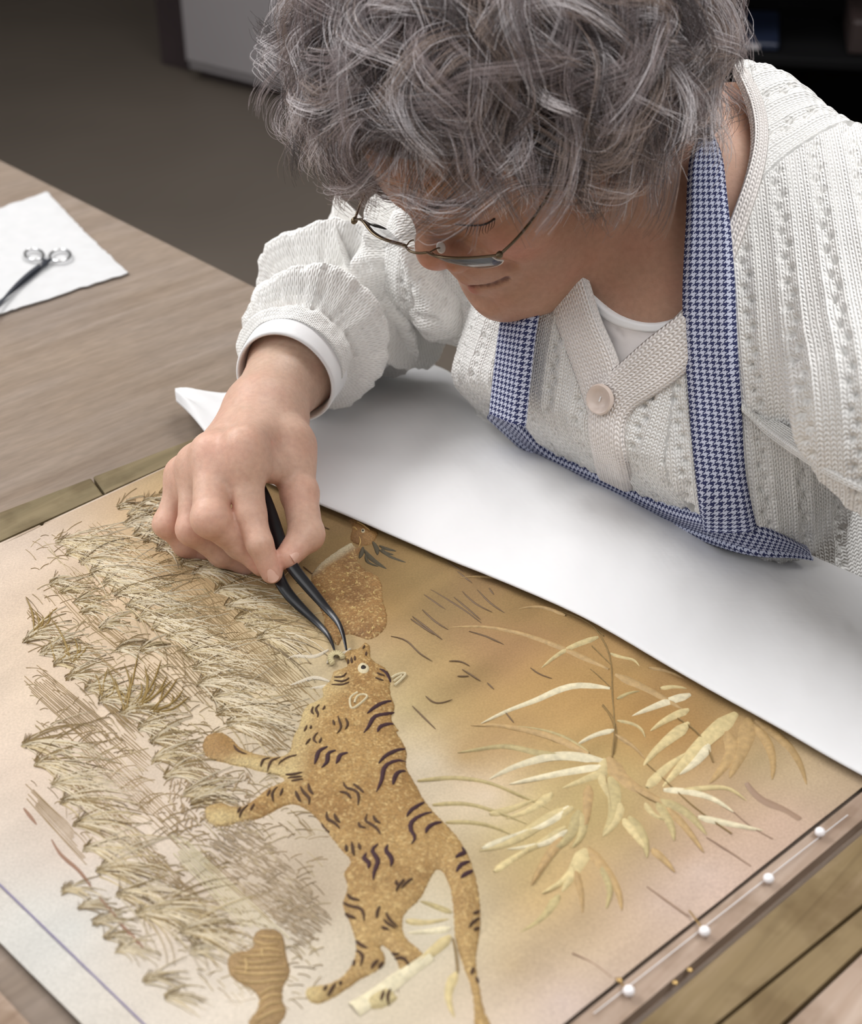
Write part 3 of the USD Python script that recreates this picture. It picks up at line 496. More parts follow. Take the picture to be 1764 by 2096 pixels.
for cr, w, l in [('E',8,[(1225,400),(1290,500),(1325,620),(1332,800),(1345,1000),(1330,1180)]),('E',6,[(1210,510),(1270,570),(1320,620)]),('E',5,[(1200,650),(1260,700),(1320,760)]),('E',5,[(1270,870),(1310,920),(1345,1010)]),('E',7,[(1290,1290),(1310,1380),(1325,1500)]),('F',6,[(680,60),(790,140),(890,320)]),('F',5,[(240,-20),(300,60),(305,270)]),('D',10,[(1210,1420),(1230,1520),(1240,1640)]),('E',5,[(940,285),(1080,320),(1200,380),(1280,450)]),('F',6,[(500,330),(620,440),(800,600),(1000,740)]),('F',6,[(320,330),(420,480),(560,560)])]:
    pts = abz(cr, l); obj('bamboo_stem', ribbon(pts, [w / CROPS[cr][2] * .0004] * 2, .0008, ZC + .0003, 14), M_leaf, textile, smooth=True, col=stem)
# pale culm slanting past the tiger's feet
v, f = ribbon(abz('D', [(1060,1530),(900,1640),(700,1790),(560,1880)]), [.007, .009, .010], .0012, ZC + .0002, 16); obj('bamboo_culm', (v, f), M_leaf, textile, smooth=True, col=CRM)
paw = abz('P', px('D', [(860,1660),(830,1700),(820,1760),(850,1800),(800,1850),(700,1880),(620,1850),(620,1800),(700,1740),(780,1690)]))
mesh, P, d, zz = padded(spline(np.vstack([paw, paw[:1]]), 80)[:-1], .0024, .004, .0013, rough=.0003, seed=31)
o = obj('tiger_paw', mesh, M_pad, textile, smooth=True, col=S(206, 188, 140) * ALB); pz = zfun_of(P, zz)
stripes('D', [[(755,1745),(735,1810)],[(800,1725),(780,1790),(790,1830)],[(840,1700),(855,1750)]], .0018, umber, o, pz)
# dark brushed stitches of the ground
for l in [('E',[(200,200),(330,290)]),('E',[(240,170),(480,320),(545,370)]),('E',[(380,215),(540,350)]),('E',[(430,180),(520,260),(610,305)]),('E',[(520,170),(600,250),(685,310)]),('E',[(130,330),(220,400),(310,470)]),('E',[(190,290),(280,370),(345,410)]),('E',[(120,345),(260,440)]),('E',[(340,0),(440,65)]),('E',[(400,60),(490,130)]),('E',[(0,450),(80,470),(160,540),(250,600)]),('E',[(350,600),(410,600),(475,630)]),('E',[(430,650),(480,680),(540,720)]),('E',[(400,690),(470,690)]),('E',[(210,810),(270,850),(370,830)]),
          ('E',[(130,870),(200,940),(270,1010)]),('E',[(840,640),(900,680),(970,705)]),('E',[(580,730),(620,770)]),('E',[(690,910),(740,970)]),('C',[(350,150),(380,165),(440,190)]),('C',[(350,120),(370,140),(395,180)]),('C',[(1110,330),(1210,400)]),('C',[(250,460),(300,500),(340,540)]),('E',[(470,420),(570,450),(680,500)]),('E',[(590,160),(620,200)])]:
    pts = abz(l[0], l[1]); obj('dark_stitch', ribbon(pts, .0012 if l[1][0][1] > 420 or l[0] == 'C' else .0016, .0005, ZC + .0003, 10), M_thread, textile, smooth=True, col=S(112, 88, 62) * ALB)
for l in [[(590,1050),(540,1085),(460,1110),(420,1160)],[(430,1060),(300,1110),(190,1105),(130,1130)],[(440,1290),(330,1260),(230,1290),(150,1320)],[(560,1300),(300,1340)]]:
    obj('whisker', ribbon(abz('C', l), .0035, .0007, ZC + .0002, 12), M_cream, textile, smooth=True, col=S(216, 204, 182) * ALB)

def fan(base, dirs, lens, w, bend, cols, z=ZC):
    """Strands from one base in pixel space, laid on the cloth; returns one mesh and its colours."""
    V, F, Cc, n = [], [], [], 0
    for a, L, b, ww, cc in zip(dirs, lens, bend, w, cols):
        p0 = np.array(base, float) + rng.normal(0, 3.2, 2); s = np.linspace(0, 1, 7)
        ang = a + b * s; st = np.stack([np.cos(ang), np.sin(ang)], 1) * L / 6; p = p0 + np.vstack([[0, 0], np.cumsum(st[:-1], 0)])
        q = ab(onz(p[:, 0], p[:, 1], z)); t = np.gradient(q, axis=0); t /= np.linalg.norm(t, axis=1)[:, None] + 1e-12; nn = np.stack([-t[:, 1], t[:, 0]], 1)
        wd = ww * (1 - s ** 2 * .75) * (.62 if cc[0] < MID[0] * .9 else 1.0)
        P = q[:, None] + np.array([-1, 0, 1])[None, :, None] * wd[:, None, None] / 2 * nn[:, None]
        hz_ = np.array([-.0002, 1, -.0002])[None] * (.0004 + .0008 * np.sin(np.pi * np.clip(s + .15, 0, 1)) * rng.random())[:, None] + np.array([0.0001, 0.0004, .0001])[None]
        v = tl3(P[..., 0].ravel(), P[..., 1].ravel(), (z + hz_).ravel()); f = grid_faces(7, 3)
        if np.cross(v[f[0, 1]] - v[f[0, 0]], v[f[0, 2]] - v[f[0, 0]])[2] < 0: f = f[:, ::-1]
        V.append(v); F.append(f + n); Cc.append(np.repeat(cc[None], len(v), 0)); n += len(v)
    return (np.vstack(V), np.vstack(F)), np.vstack(Cc)
LIGHT, MID, OLV, DRK = S(222, 207, 178) * ALB, S(212, 192, 150) * ALB, S(162, 138, 94) * ALB, S(126, 104, 70) * ALB
def tuft(base, L, n, up=-.15, spread=.30, stub=True, dim=0.):
    n = int(n * 1.0); L = L * 1.5
    n2 = 9 if stub else 0
    a = np.r_[rng.normal(up, spread, n), rng.normal(-.75, .3, n2)]; ln = np.r_[L * rng.uniform(.45, 1.1, n), rng.uniform(16, 30, n2)]
    be = np.r_[rng.normal(.75, .30, n), rng.normal(-.2, .2, n2)]; w = np.r_[rng.uniform(.0004, .0008, n), rng.uniform(.0004, .0007, n2)]
    n = int(n); pick = rng.random(n); cs = [LIGHT if k < .50 else MID if k < .70 else OLV if k < .93 else DRK for k in pick] + [OLV if rng.random() < .6 else DRK for _ in range(n2)]
    cs = [c * (1 - dim) + dim * LIGHT for c in cs]
    m, c = fan(base, a, ln, w, be, cs); obj('grass_tuft', m, M_thread, textile, smooth=True, col=c)
rows = [('A', [(600,590),(650,640),(700,680),(770,725)], 60, 22, -.3), ('A', [(560,500),(620,540),(700,470),(800,420),(680,560)], 45, 16, -.35),
        ('A', [(900,800),(960,850),(1090,950),(1150,1030),(1200,1100),(1250,1140),(1320,1200)], 95, 26, -.1),
        ('A', [(232,685),(290,740),(360,795),(420,845),(480,905),(545,965),(610,1030),(670,1095),(750,1140),(830,1200),(920,1285),(970,1370),(995,1450),(1070,1530),(1100,1600),(1150,1670)], 105, 30, -.15),
        ('A', [(200,910),(250,955),(330,1015),(370,1060),(470,1150),(560,1265),(680,1272)], 50, 20, -.35),
        ('A', [(60,1215),(150,1285),(220,1340),(290,1420),(390,1480),(465,1545),(580,1610),(670,1690)], 70, 24, -.4),
        ('B', [(740,180),(750,285),(815,375),(920,465),(960,510)], 75, 24, -.45),
        ('B', [(50,205),(120,300),(212,410),(255,510),(325,630),(380,760),(450,880),(560,1010),(660,1110),(770,1100),(900,1210)], 120, 30, -.1),
        ('B', [(260,985),(350,1080),(425,1160),(490,1240),(555,1310),(700,1470),(820,1560),(960,1320)], 60, 16, -.2)]
for cr, pts, L, n, up in rows:
    for p in px(cr, pts): tuft(p, L, n, up, dim=.25 if cr == 'B' and L == 60 else 0.)
# taller dark reeds
def reed(base, ends, w=.0013):
    V, F, n = [], [], 0
    for e in ends:
        b = px('A', [base])[0] + rng.normal(0, 3, 2); t = px('A', [e])[0]; m = (b + t) / 2 + rng.normal(0, 5, 2) + [4, 6]
        v, f = ribbon(ab(onz(*np.array([b, m, t]).T, ZC)), w, .0008, ZC + .0005, 9); V.append(v); F.append(f + n); n += len(v)
    obj('reed_tuft', (np.vstack(V), np.vstack(F)), M_thread, textile, smooth=True, col=S(150, 124, 68) * ALB)
reed((585, 1600), [(500,1360),(540,1420),(590,1340),(630,1400),(665,1290),(600,1450),(560,1480),(520,1440)]); reed((660, 1570), [(790,1320),(720,1400),(760,1440),(680,1440),(820,1410),(850,1430),(700,1350)])
reed((740, 1600), [(880,1420),(850,1500),(910,1480),(800,1470),(940,1520)]); reed((300, 1330), [(200,1100),(350,1230),(390,1250),(240,1160),(320,1200)]); reed((470, 1530), [(500,1370),(450,1420),(430,1390),(530,1450)])
reed((100, 1180), [(60,980),(110,1060),(150,1080),(190,1060),(230,1040)]); reed((230, 1330), [(190,1210),(260,1250),(300,1240)])
def strokes(name, cr, segs, w, colr, h=.0005, kind='stuff', jit=1.0):
    V, F, n = [], [], 0
    for l in segs:
        v, f = ribbon(abz(cr, l), [w] * 2, h, ZC + .0002, 8); V.append(v); F.append(f + n); n += len(v)
    obj(name, (np.vstack(V), np.vstack(F)), M_thread, textile, smooth=True, col=colr, kind=kind)
def band(cr, p0, p1, q0, q1, n, trim=.18, w=.0004, colr=S(172, 146, 104) * ALB):
    segs = []
    for k in range(n):
        t = k / (n - 1); a = np.array(p0) * (1 - t) + np.array(q0) * t; b = np.array(p1) * (1 - t) + np.array(q1) * t
        s0, s1 = trim * rng.random(), 1 - trim * rng.random(); a, b = a + (b - a) * s0, a + (b - a) * s1
        m = (a + b) / 2 + rng.normal(0, 3, 2); segs.append([a, m, b])
    strokes('couched_threads', cr, segs, w, colr)
band('A', (690,560), (1420,1280), (560,720), (1300,1400), 13, .3); band('A', (950,920), (1620,1540), (880,980), (1500,1640), 12, .3); band('A', (1250,1150), (1640,1500), (1180,1240), (1560,1620), 10)
band('A', (330,820), (560,1040), (190,920), (430,1190), 12); band('A', (420,1060), (700,1290), (380,1120), (600,1300), 8); band('A', (330,1190), (620,1440), (390,1260), (560,1400), 6)
band('A', (60,1300), (620,1760), (45,1450), (430,1800), 14, .25); band('B', (330,60), (1010,720), (230,90), (900,760), 9, .3); band('A', (830,1190), (1110,1480), (760,1260), (1060,1600), 9); band('A', (700,1290), (1000,1560), (640,1340), (900,1600), 7)
band('B', (60,400), (330,660), (50,470), (420,880), 9, .25); band('B', (760,30), (1180,440), (680,60), (1100,500), 10, .3); band('B', (850,640), (1520,1280), (780,700), (1330,1290), 9, .2, .0007, CRM * .95); band('B', (1000,760), (1420,1130), (960,800), (1390,1160), 5, .2)
for k in range(9):
    x0, y0 = 120 + 90 * k, 560 + 118 * k; band('A', (x0 + 330, y0 - 40), (x0 + 560, y0 + 190), (x0 + 250, y0 + 40), (x0 + 480, y0 + 270), 6, .35)
    band('A', (60 + 60 * k, 1010 + 70 * k), (230 + 60 * k, 1170 + 70 * k), (40 + 60 * k, 1050 + 70 * k), (200 + 60 * k, 1220 + 70 * k), 5, .4)
for k in range(7):
    x0, y0 = 330 + 105 * k, 330 + 112 * k; band('B', (x0, y0), (x0 + 210, y0 + 200), (x0 - 60, y0 + 40), (x0 + 150, y0 + 250), 6, .35)
band('B', (1180,60), (1440,270), (1300,0), (1500,200), 9, .2); band('B', (560,110), (760,290), (480,150), (720,360), 7)
strokes('couched_threads', 'A', [[(p[0], p[1]), (p[0] + 60, p[1] - 40 - 10 * rng.random()), (p[0] + 150, p[1] - 75)] for p in [(560 + 44 * k + 20 * rng.random(), 700 + 40 * k + 60 * rng.random()) for k in range(17)]], .0004, S(180, 152, 108) * ALB)
strokes('couched_threads', 'B', [[(p[0], p[1]), (p[0] + 60, p[1] - 40 - 10 * rng.random()), (p[0] + 130, p[1] - 60)] for p in [(300 + 44 * k + 20 * rng.random(), 130 + 42 * k + 60 * rng.random()) for k in range(15)]], .0004, S(182, 158, 116) * ALB)
segs = []
for k in range(420):
    u, v = rng.random(), rng.random(); p = np.array([1130 + 470 * u + 180 * (v - .5), 640 + 560 * u - 160 * (v - .5)]); L = rng.uniform(25, 60); segs.append([p, p + [L * .5, L * .24], p + [L, L * .62]])
strokes('hatched_stitches', 'B', segs, .0005, S(182, 162, 134) * ALB)
segs = []
for k in range(260):
    p = np.array([rng.uniform(830, 1100), rng.uniform(480, 800)]); p = np.array([830, 330]) + (p - [830, 480]) * [1.6, .9]; L = rng.uniform(25, 50); segs.append([p, p + [L * .1, L * .5], p + [-L * .15, L]])
strokes('hatched_stitches', 'B', segs[:120], .0005, S(180, 156, 122) * ALB)
# fine scattered stitches between the grass rows
for colr, n_, w_ in ((S(206, 188, 150) * ALB, 520, .0004), (S(170, 146, 104) * ALB, 520, .00035), (S(140, 118, 80) * ALB, 260, .0003)):
    segs = []
    while len(segs) < n_:
        p = np.array([rng.uniform(50, 640), rng.uniform(1080, 2060)])
        if p[1] < 1180 and p[0] > 420 or p[0] > 640 - max(0, 1500 - p[1]) * .05 or p[1] > 1560 + p[0] * 1.15 - 30 or 5 * p[1] < 5 * 1120 - p[0] * 1.6: continue
        a = rng.normal(-.15, .35) if rng.random() < .6 else rng.normal(.82, .06); L = rng.uniform(14, 46); d = np.array([math.cos(a), math.sin(a)]) * L; segs.append([p, p + d * .5 + [0, -2.5], p + d])
    strokes('fine_stitches', 'P', segs, w_, colr, .0004)
# brown seam near the lower edge of the design
for l in [[(50,540),(120,630)],[(200,710),(250,790),(330,860),(420,975)],[(455,1020),(550,1130)],[(560,1150),(700,1300)]]:
    obj('brown_seam', ribbon(abz('B', l), .0022, .0007, ZC + .0002, 12), M_thread, textile, smooth=True, col=S(150, 112, 88) * ALB)
for l, w in [([(1085,440),(1180,540),(1290,590),(1400,655)],.006),([(850,760),(980,840),(1110,930)],.0011),([(500,1050),(640,1150),(745,1225)],.0013),([(60,1440),(180,1500),(290,1585)],.0013),([(1010,610),(1090,680),(1240,770)],.0009)]:
    obj('cloth_seam', ribbon(abz('F', l), [w * .5, w, w * .7], .0005, ZC + .0002, 14), M_thread, textile, smooth=True, col=S(162, 134, 112) * ALB)
# ------------------------------------------------------------------ papers, scissors, pins
M_tissue = usdkit.material(stage, looks('tissue'), {'g': ('geometry', {}), 'n': ('noise_texture', {'scale': 55, 'detail': 5}), 'm': ('mapping', {'scale': (30, 160, 30), 'rotation': (0, 0, .8)}), 'n2': ('noise_texture', {'scale': 1, 'detail': 3}),
    'b': ('bump', {'strength': .14, 'distance': .0015}), 'b2': ('bump', {'strength': .12, 'distance': .001}), 'd': ('principled_bsdf', {'base_color': (.80, .80, .81), 'roughness': .85, 'specular_ior_level': .15}), 't': ('translucent_bsdf', {'color': (.8, .8, .82)}), 'x': ('mix_closure', {'fac': .12})},
    [('g.position', 'n.vector'), ('n.fac', 'b.height'), ('g.position', 'm.vector'), ('m.vector', 'n2.vector'), ('n2.fac', 'b2.height'), ('b.normal', 'b2.normal'), ('b2.normal', 'd.normal'), ('d.BSDF', 'x.closure1'), ('t.BSDF', 'x.closure2')], 'x.closure')
M_paper = plain('white_paper', (.50, .50, .505), .8, noise=60, amount=.03, bump=.2, bscale=120, spec=.15)
front = spline([(362,836),(405,872),(440,906),(475,934),(560,985),(640,1020),(720,1053),(800,1088),(900,1131),(1000,1171),(1100,1213),(1205,1262),(1330,1333),(1450,1403),(1580,1474),(1705,1545),(1830,1612),(1980,1690)], 150)
back = spline([(362,828),(405,818),(470,804),(560,770),(640,735),(720,712),(790,716),(860,738),(905,757),(960,788),(1010,815),(1100,858),(1200,908),(1300,958),(1400,1008),(1500,1058),(1600,1108),(1705,1160),(1830,1215),(1980,1285)], 150)
nu, nv = 150, 56
s = np.linspace(0, 1, nv); tt = np.linspace(0, 1, nu)
fa, ba = ab(onz(*front.T, .015)), ab(onz(*back.T, .006))
Q = fa[:, None] * (1 - s)[None, :, None] + ba[:, None] * s[None, :, None]
sm = lambda t: t * t * (3 - 2 * t)
wid = np.linalg.norm(ba - fa, axis=1)[:, None]
h = .0145 + (.007 - .0145) * sm(np.clip((s[None] - .45) / .55, 0, 1)) + .0075 * np.sin(np.pi * np.clip(s[None] * 1.05, 0, 1)) ** 1.3 * np.clip(wid / .12, 0, 1) * (.6 + .8 * meshkit.noise(np.stack([tt * 5, tt * 0, tt * 0], -1), 4)[:, None])
p3 = np.concatenate([Q, np.zeros((nu, nv, 1))], -1).reshape(-1, 3)
h = h + ((meshkit.fbm(p3 * [16, 30, 1], 4, 8) - .5) * .006).reshape(nu, nv) * np.clip(s[None] * 8, .15, 1)
corner = np.exp(-(tt / .045) ** 2)[:, None]; h = h + corner * .010 * (1 + .5 * np.sin(s * 9))[None] - np.exp(-((tt - .10) / .04) ** 2)[:, None] * .002
h += (.006 * np.exp(-((tt - .17) / .05) ** 2)[:, None] * np.sin(np.pi * s)[None])
top = tl3(Q[..., 0], Q[..., 1], h); th_ = .0016 + .0012 * np.clip(1 - s * 6, 0, 1)
bot = tl3(Q[..., 0], Q[..., 1], h - th_[None])
nose = (top[:, 0] + bot[:, 0]) / 2 + np.concatenate([((fa - ba) / np.maximum(wid, 1e-6)) @ np.stack([e1, e2]) * .0016, np.zeros((nu, 1))], 1)
loopv = np.concatenate([top[:, ::-1], nose[:, None], bot], 1)
tissue = obj('tissue_paper', (loopv.reshape(-1, 3), grid_faces(nu, loopv.shape[1])), M_tissue, smooth=True)
v = np.array(loopv); 
tag(tissue, 'long folded sheet of white tissue paper covering the far side of the embroidery', 'tissue paper')
# small sheet with scissors
sq = np.array([(-70, 452), (95, 392), (140, 440), (200, 500), (265, 561), (47, 629), (-60, 668)], float)
ring = np.vstack([np.linspace(sq[i], sq[(i + 1) % len(sq)], 14)[:-1] for i in range(len(sq))]); ring += rng.normal(0, .8, ring.shape)
pc = ring.mean(0); V, n = [], len(ring)
for k, s_ in enumerate((1, .985, .7, .4)):
    r_ = pc + (ring - pc) * s_; w3 = onz(*r_.T, .0022 if k else .0006); w3[:, 2] += (meshkit.fbm(w3 * 14, 3, 3) - .5) * .003 * (k > 0) + .0008 * (k > 0); V.append(w3)
V.append(onz(*pc, .0024)[None]); F = []
for k in range(3):
    i = np.arange(n); j = (i + 1) % n; F += [np.stack([k * n + i, k * n + j, (k + 1) * n + j], 1), np.stack([k * n + i, (k + 1) * n + j, (k + 1) * n + i], 1)]
i = np.arange(n); F.append(np.stack([3 * n + i, 3 * n + (i + 1) % n, np.full(n, 4 * n)], 1)); F = np.vstack(F); V = np.vstack(V)
if np.cross(V[F[0, 1]] - V[F[0, 0]], V[F[0, 2]] - V[F[0, 0]])[2] < 0: F = F[:, ::-1]
tag(obj('paper_sheet', (V, F), M_paper, smooth=30), 'small white paper square lying on the bare tabletop under the scissors', 'paper')
M_steel = plain('polished_steel', (.62, .62, .63), .22, 1.0)
M_blade = plain('dark_steel', (.05, .055, .07), .3, .6)
sc = thing('scissors', 'small dark-bladed scissors with bright ring handles on white paper at left', 'scissors', loc=onz(60, 560, .004))
piv = onz(82, 545, .0075); zs = .0068
for k, (cx, cy, rx, ry, rot) in enumerate([(70, 521, 19, 11, .1), (123, 523, 21, 12, -.1)]):
    a = np.linspace(0, 2 * np.pi, 33)[:-1]; pp = np.stack([cx + rx * np.cos(a) * math.cos(rot) - ry * np.sin(a) * math.sin(rot), cy + rx * np.cos(a) * math.sin(rot) + ry * np.sin(a) * math.cos(rot)], 1); pp = np.vstack([pp, pp[:2]])
    obj('ring_handle', tube(onz(*pp.T, zs), .0016, 8, False), M_steel, sc, smooth=True)
    ex = (88, 531) if k == 0 else (103, 531)
    obj('shank', tube(spline(np.array([onz(*ex, zs), onz(95, 538, zs), piv]), 8), [.0018] * 3 + [.0022] * 5, 8), M_blade, sc, smooth=True)
for k, (ex, zz_) in enumerate([((-30, 640), .0062), ((-20, 648), .0086)]):
    p = spline(np.array([onz(97, 533, zz_), piv * [1, 1, 0] + [0, 0, Z0 + zz_], onz(*ex, zz_)]), 14); obj('blade', tube(p, np.linspace(.0036, .0012, 14), 8, flat=.35), M_blade, sc, smooth=True)
m = trimesh.creation.cylinder(radius=.0022, height=.006, sections=16); m.apply_translation(piv); obj('pivot_screw', m, M_steel, sc, smooth=30)
# pins and the white line stretched between them
M_pin = plain('white_pin_head', (.86, .83, .84), .25, spec=.5); M_brass = plain('pin_shaft', S(176, 146, 96), .3, .8)
pins = [((1678, 1703), (1668, 1699), 'white-headed pin at the right edge of the frame, farthest of the row'), ((1573, 1798), (1570, 1802), 'white-headed pin standing second from the right edge on the batten'), ((1442, 1906), (1412, 1866), 'white-headed pin leaning left with its brass shaft showing'), ((1287, 2028), (1262, 2004), 'white-headed pin nearest the bottom edge of the picture')]
for (hx, hy), (sx, sy), lab in pins:
    hp, bp = onz(hx, hy, .0125), onz(sx, sy, .0088); pn = thing('pin', lab, 'pin', 'glass-headed pins along the right batten', loc=bp)
    m = trimesh.creation.icosphere(3, .0030); m.apply_scale([1, 1, .9]); m.apply_translation(hp); obj('pin_head', m, M_pin, pn, smooth=True)
    d = (bp - hp) / np.linalg.norm(bp - hp); obj('pin_shaft', tube(np.array([hp, bp, bp + d * .0015]), [.0005, .0005, .0002], 8), M_brass, pn, smooth=True)
tag(obj('thread', tube(spline(onz(np.array([1215., 1735.]), np.array([2075., 1668.]), .0098), 40), .0003, 5), plain('white_thread', (.7, .68, .68), .6), smooth=True), 'thin white thread stretched along the right batten past the pins', 'thread')
for k, p in enumerate([(1268, 2006), (1382, 2011), (1412, 1985)]):
    m = trimesh.creation.icosphere(2, .0016); m.apply_scale([1, 1, .5]); m.apply_translation(onz(*p, .0095 if k == 0 else .0082)); tag(obj('tack', m, M_brass, smooth=True), ['brass tack beside the pin nearest the bottom edge', 'brass tack on the batten between two pins, nearer the bottom', 'brass tack on the batten just below the leaning pin'][k], 'tack')
# ------------------------------------------------------------------ distance-field modelling
def nrm(v): v = np.asarray(v, float); return v / np.linalg.norm(v)
def smin(a, b, k): h = np.maximum(k - np.abs(a - b), 0) / k; return np.minimum(a, b) - h * h * k * .25
def smax(a, b, k): return -smin(-a, -b, k)
def sph(p, c, r): return np.linalg.norm(p - np.asarray(c), axis=-1) - r
def ell(p, c, r):
    q = p - np.asarray(c); r = np.asarray(r, float); k0 = np.linalg.norm(q / r, axis=-1); k1 = np.linalg.norm(q / (r * r), axis=-1)
    return k0 * (k0 - 1) / np.maximum(k1, 1e-9)
def cone(p, a, b, ra, rb):
    a, b = np.asarray(a, float), np.asarray(b, float); d = b - a; t = np.clip((p - a) @ d / (d @ d), 0, 1)
    return np.linalg.norm(p - a - t[..., None] * d, axis=-1) - (ra + (rb - ra) * t)
def surface(fn, lo, hi, h):
    """Closed mesh of fn = 0 inside the box (surface nets on a sparse grid)."""
    lo, hi = np.asarray(lo, float), np.asarray(hi, float); B = 4
    nb = np.ceil((hi - lo) / (h * B)).astype(int); n = nb * B + 1
    c = np.stack(np.meshgrid(*[(np.arange(k) + .5) * B * h for k in nb], indexing='ij'), -1) + lo
    dc = np.concatenate([fn(x_) for x_ in np.array_split(c.reshape(-1, 3), max(1, c.size // 600000))]).reshape(nb)
    near = np.abs(dc) < h * B * 1.6
    val = np.repeat(np.repeat(np.repeat(np.where(dc < 0, -1.0, 1.0), B, 0), B, 1), B, 2); val = np.pad(val, ((0, 1),) * 3, mode='edge').astype(np.float32)
    nm = np.repeat(np.repeat(np.repeat(near, B, 0), B, 1), B, 2); m2 = np.zeros(n, bool)
    for i in (0, 1):
        for j in (0, 1):
            for k in (0, 1): m2[i:i + nb[0] * B, j:j + nb[1] * B, k:k + nb[2] * B] |= nm
    idx = np.argwhere(m2); pts = lo + idx * h
    val[m2] = np.concatenate([fn(x_) for x_ in np.array_split(pts, max(1, len(pts) // 200000))])
    neg = val < 0; s_ = np.zeros(np.array(n) - 1, np.int8)
    for i in (0, 1):
        for j in (0, 1):
            for k in (0, 1): s_ += neg[i:n[0] - 1 + i, j:n[1] - 1 + j, k:n[2] - 1 + k]
    cells = np.argwhere((s_ > 0) & (s_ < 8)); vid = -np.ones(s_.shape, int); vid[tuple(cells.T)] = np.arange(len(cells))
    acc, cnt = np.zeros((len(cells), 3)), np.zeros(len(cells))
    cor = np.array([(i, j, k) for i in (0, 1) for j in (0, 1) for k in (0, 1)])
    for a in range(8):
        for b in range(a + 1, 8):
            if np.abs(cor[a] - cor[b]).sum() != 1: continue
            va, vb = val[tuple((cells + cor[a]).T)], val[tuple((cells + cor[b]).T)]; x_ = (va < 0) != (vb < 0)
            t = np.clip(va[x_] / (va[x_] - vb[x_]), 0, 1)[:, None]; acc[x_] += cor[a] + t * (cor[b] - cor[a]); cnt[x_] += 1
    V = lo + (cells + acc / np.maximum(cnt, 1)[:, None]) * h; F = []
    for ax in range(3):
        o1, o2 = [(1, 2), (2, 0), (0, 1)][ax]
        sl0, sl1 = [slice(None)] * 3, [slice(None)] * 3; sl0[ax], sl1[ax] = slice(0, -1), slice(1, None)
        e = np.argwhere(neg[tuple(sl0)] != neg[tuple(sl1)]); e = e[(e[:, o1] > 0) & (e[:, o2] > 0) & (e[:, o1] < n[o1] - 1) & (e[:, o2] < n[o2] - 1)]
        flip = neg[tuple(e.T)]
        d1, d2 = np.eye(3, dtype=int)[o1], np.eye(3, dtype=int)[o2]
        q = np.stack([vid[tuple((e - d1 - d2).T)], vid[tuple((e - d2).T)], vid[tuple(e.T)], vid[tuple((e - d1).T)]], 1)
        q[~flip] = q[~flip][:, ::-1]; F.append(q[(q >= 0).all(1)])
    F = np.vstack(F); u = np.unique(F); mp = -np.ones(len(V), int); mp[u] = np.arange(len(u)); V, F = V[u], mp[F]
    return V, np.vstack([F[:, [0, 1, 2]], F[:, [0, 2, 3]]])
def drop_unused(V, F):
    u = np.unique(F); m = -np.ones(len(V), int); m[u] = np.arange(len(u)); return V[u], m[F], u
W = lambda x_, y_, z_: np.array([x_, y_, z_ + Z0])                  # world point, height over the table top

# ------------------------------------------------------------------ the woman: skeleton
Hc = W(.0496, .947, .3075)
HL, HF, HU = np.array([.71185, -.70047, .0510]), np.array([-.5600, -.6099, -.5607]), np.array([-.4238, -.3705, .8265])
HM = np.stack([HL, HF, HU], 1)
def h2w(q): return Hc + np.asarray(q, float) @ HM.T
def w2h(p): return (p - Hc) @ HM
NB = W(.19, 1.0, .20); SL, SR = W(.31, .95, .200), W(.085, 1.12, .22)
EL, WL_ = W(.290, .765, .180), W(.40, .62, .045)
TL, TF = nrm([.70, -.71, 0]), nrm([-.71, -.70, 0])
PV = W(.30, 1.10, -.20)
def head_sdf(p, mouth=True):
    q = w2h(p); x_ = q.copy(); x_[..., 0] = np.abs(x_[..., 0])
    d = ell(x_, (0, -.012, .045), (.075, .100, .083))
    d = smin(d, ell(x_, (0, .030, .030), (.061, .067, .055)), .03)
    d = smin(d, ell(x_, (0, .020, -.035), (.061, .068, .080)), .03)
    d = smin(d, ell(x_, (.036, .052, -.032), (.027, .026, .026)), .022)
    d = smin(d, cone(x_, (.052, -.002, -.065), (.022, .066, -.104), .019, .0175), .028)
    d = smin(d, sph(x_, (0, .0775, -.105), .0195), .02)
    d = smin(d, ell(x_, (0, .030, -.085), (.045, .052, .030)), .03)
    d = smin(d, ell(x_, (0, .073, -.056), (.027, .0245, .022)), .018)
    d = smin(d, cone(x_, (.010, .0905, .019), (.042, .078, .016), .0095, .009), .014)
    d = smax(d, -ell(x_, (.031, .101, .002), (.0165, .0165, .0105)), .012)
    d = smin(d, ell(x_, (.031, .0705, -.001), (.0165, .0135, .0125)), .005)
    d = smax(d, -cone(x_, (.018, .0875, .0065), (.045, .0785, .006), .0012, .001), .004)
    d = smin(d, cone(x_, (0, .0915, .004), (0, .1015, -.016), .0078, .0088), .012)
    d = smin(d, sph(x_, (0, .1050, -.0255), .0112), .010)
    d = smin(d, cone(x_, (0, .104, -.035), (0, .095, -.047), .0058, .0055), .006)
    d = smin(d, ell(x_, (.0125, .0955, -.0365), (.0082, .0120, .0092)), .005)
    d = smax(d, -ell(x_, (.0058, .1045, -.0445), (.0034, .0065, .0042)), .003)
    d = smax(d, -cone(x_, (.022, .0920, -.032), (.0335, .0785, -.058), .0010, .0008), .010)
    d = smax(d, -cone(x_, (.003, .1045, -.048), (.0035, .1015, -.058), .0022, .002), .005)
    d = smin(d, cone(x_, (0, .0915, -.0640), (.021, .0805, -.0675), .0072, .0030), .005)
    d = smin(d, cone(x_, (0, .0885, -.0795), (.018, .0800, -.0755), .0078, .0040), .005)
    if mouth:
        for a, b in zip(MOUTH, MOUTH[1:]): d = smax(d, -cone(x_, a, b, .0019, .0019), .0022)
    d = smax(d, -ell(x_, (0, .1035, -.0905), (.018, .010, .005)), .008)
    d = smin(d, ell(x_, (.075, -.014, -.006), (.008, .017, .029)), .008)
    return d
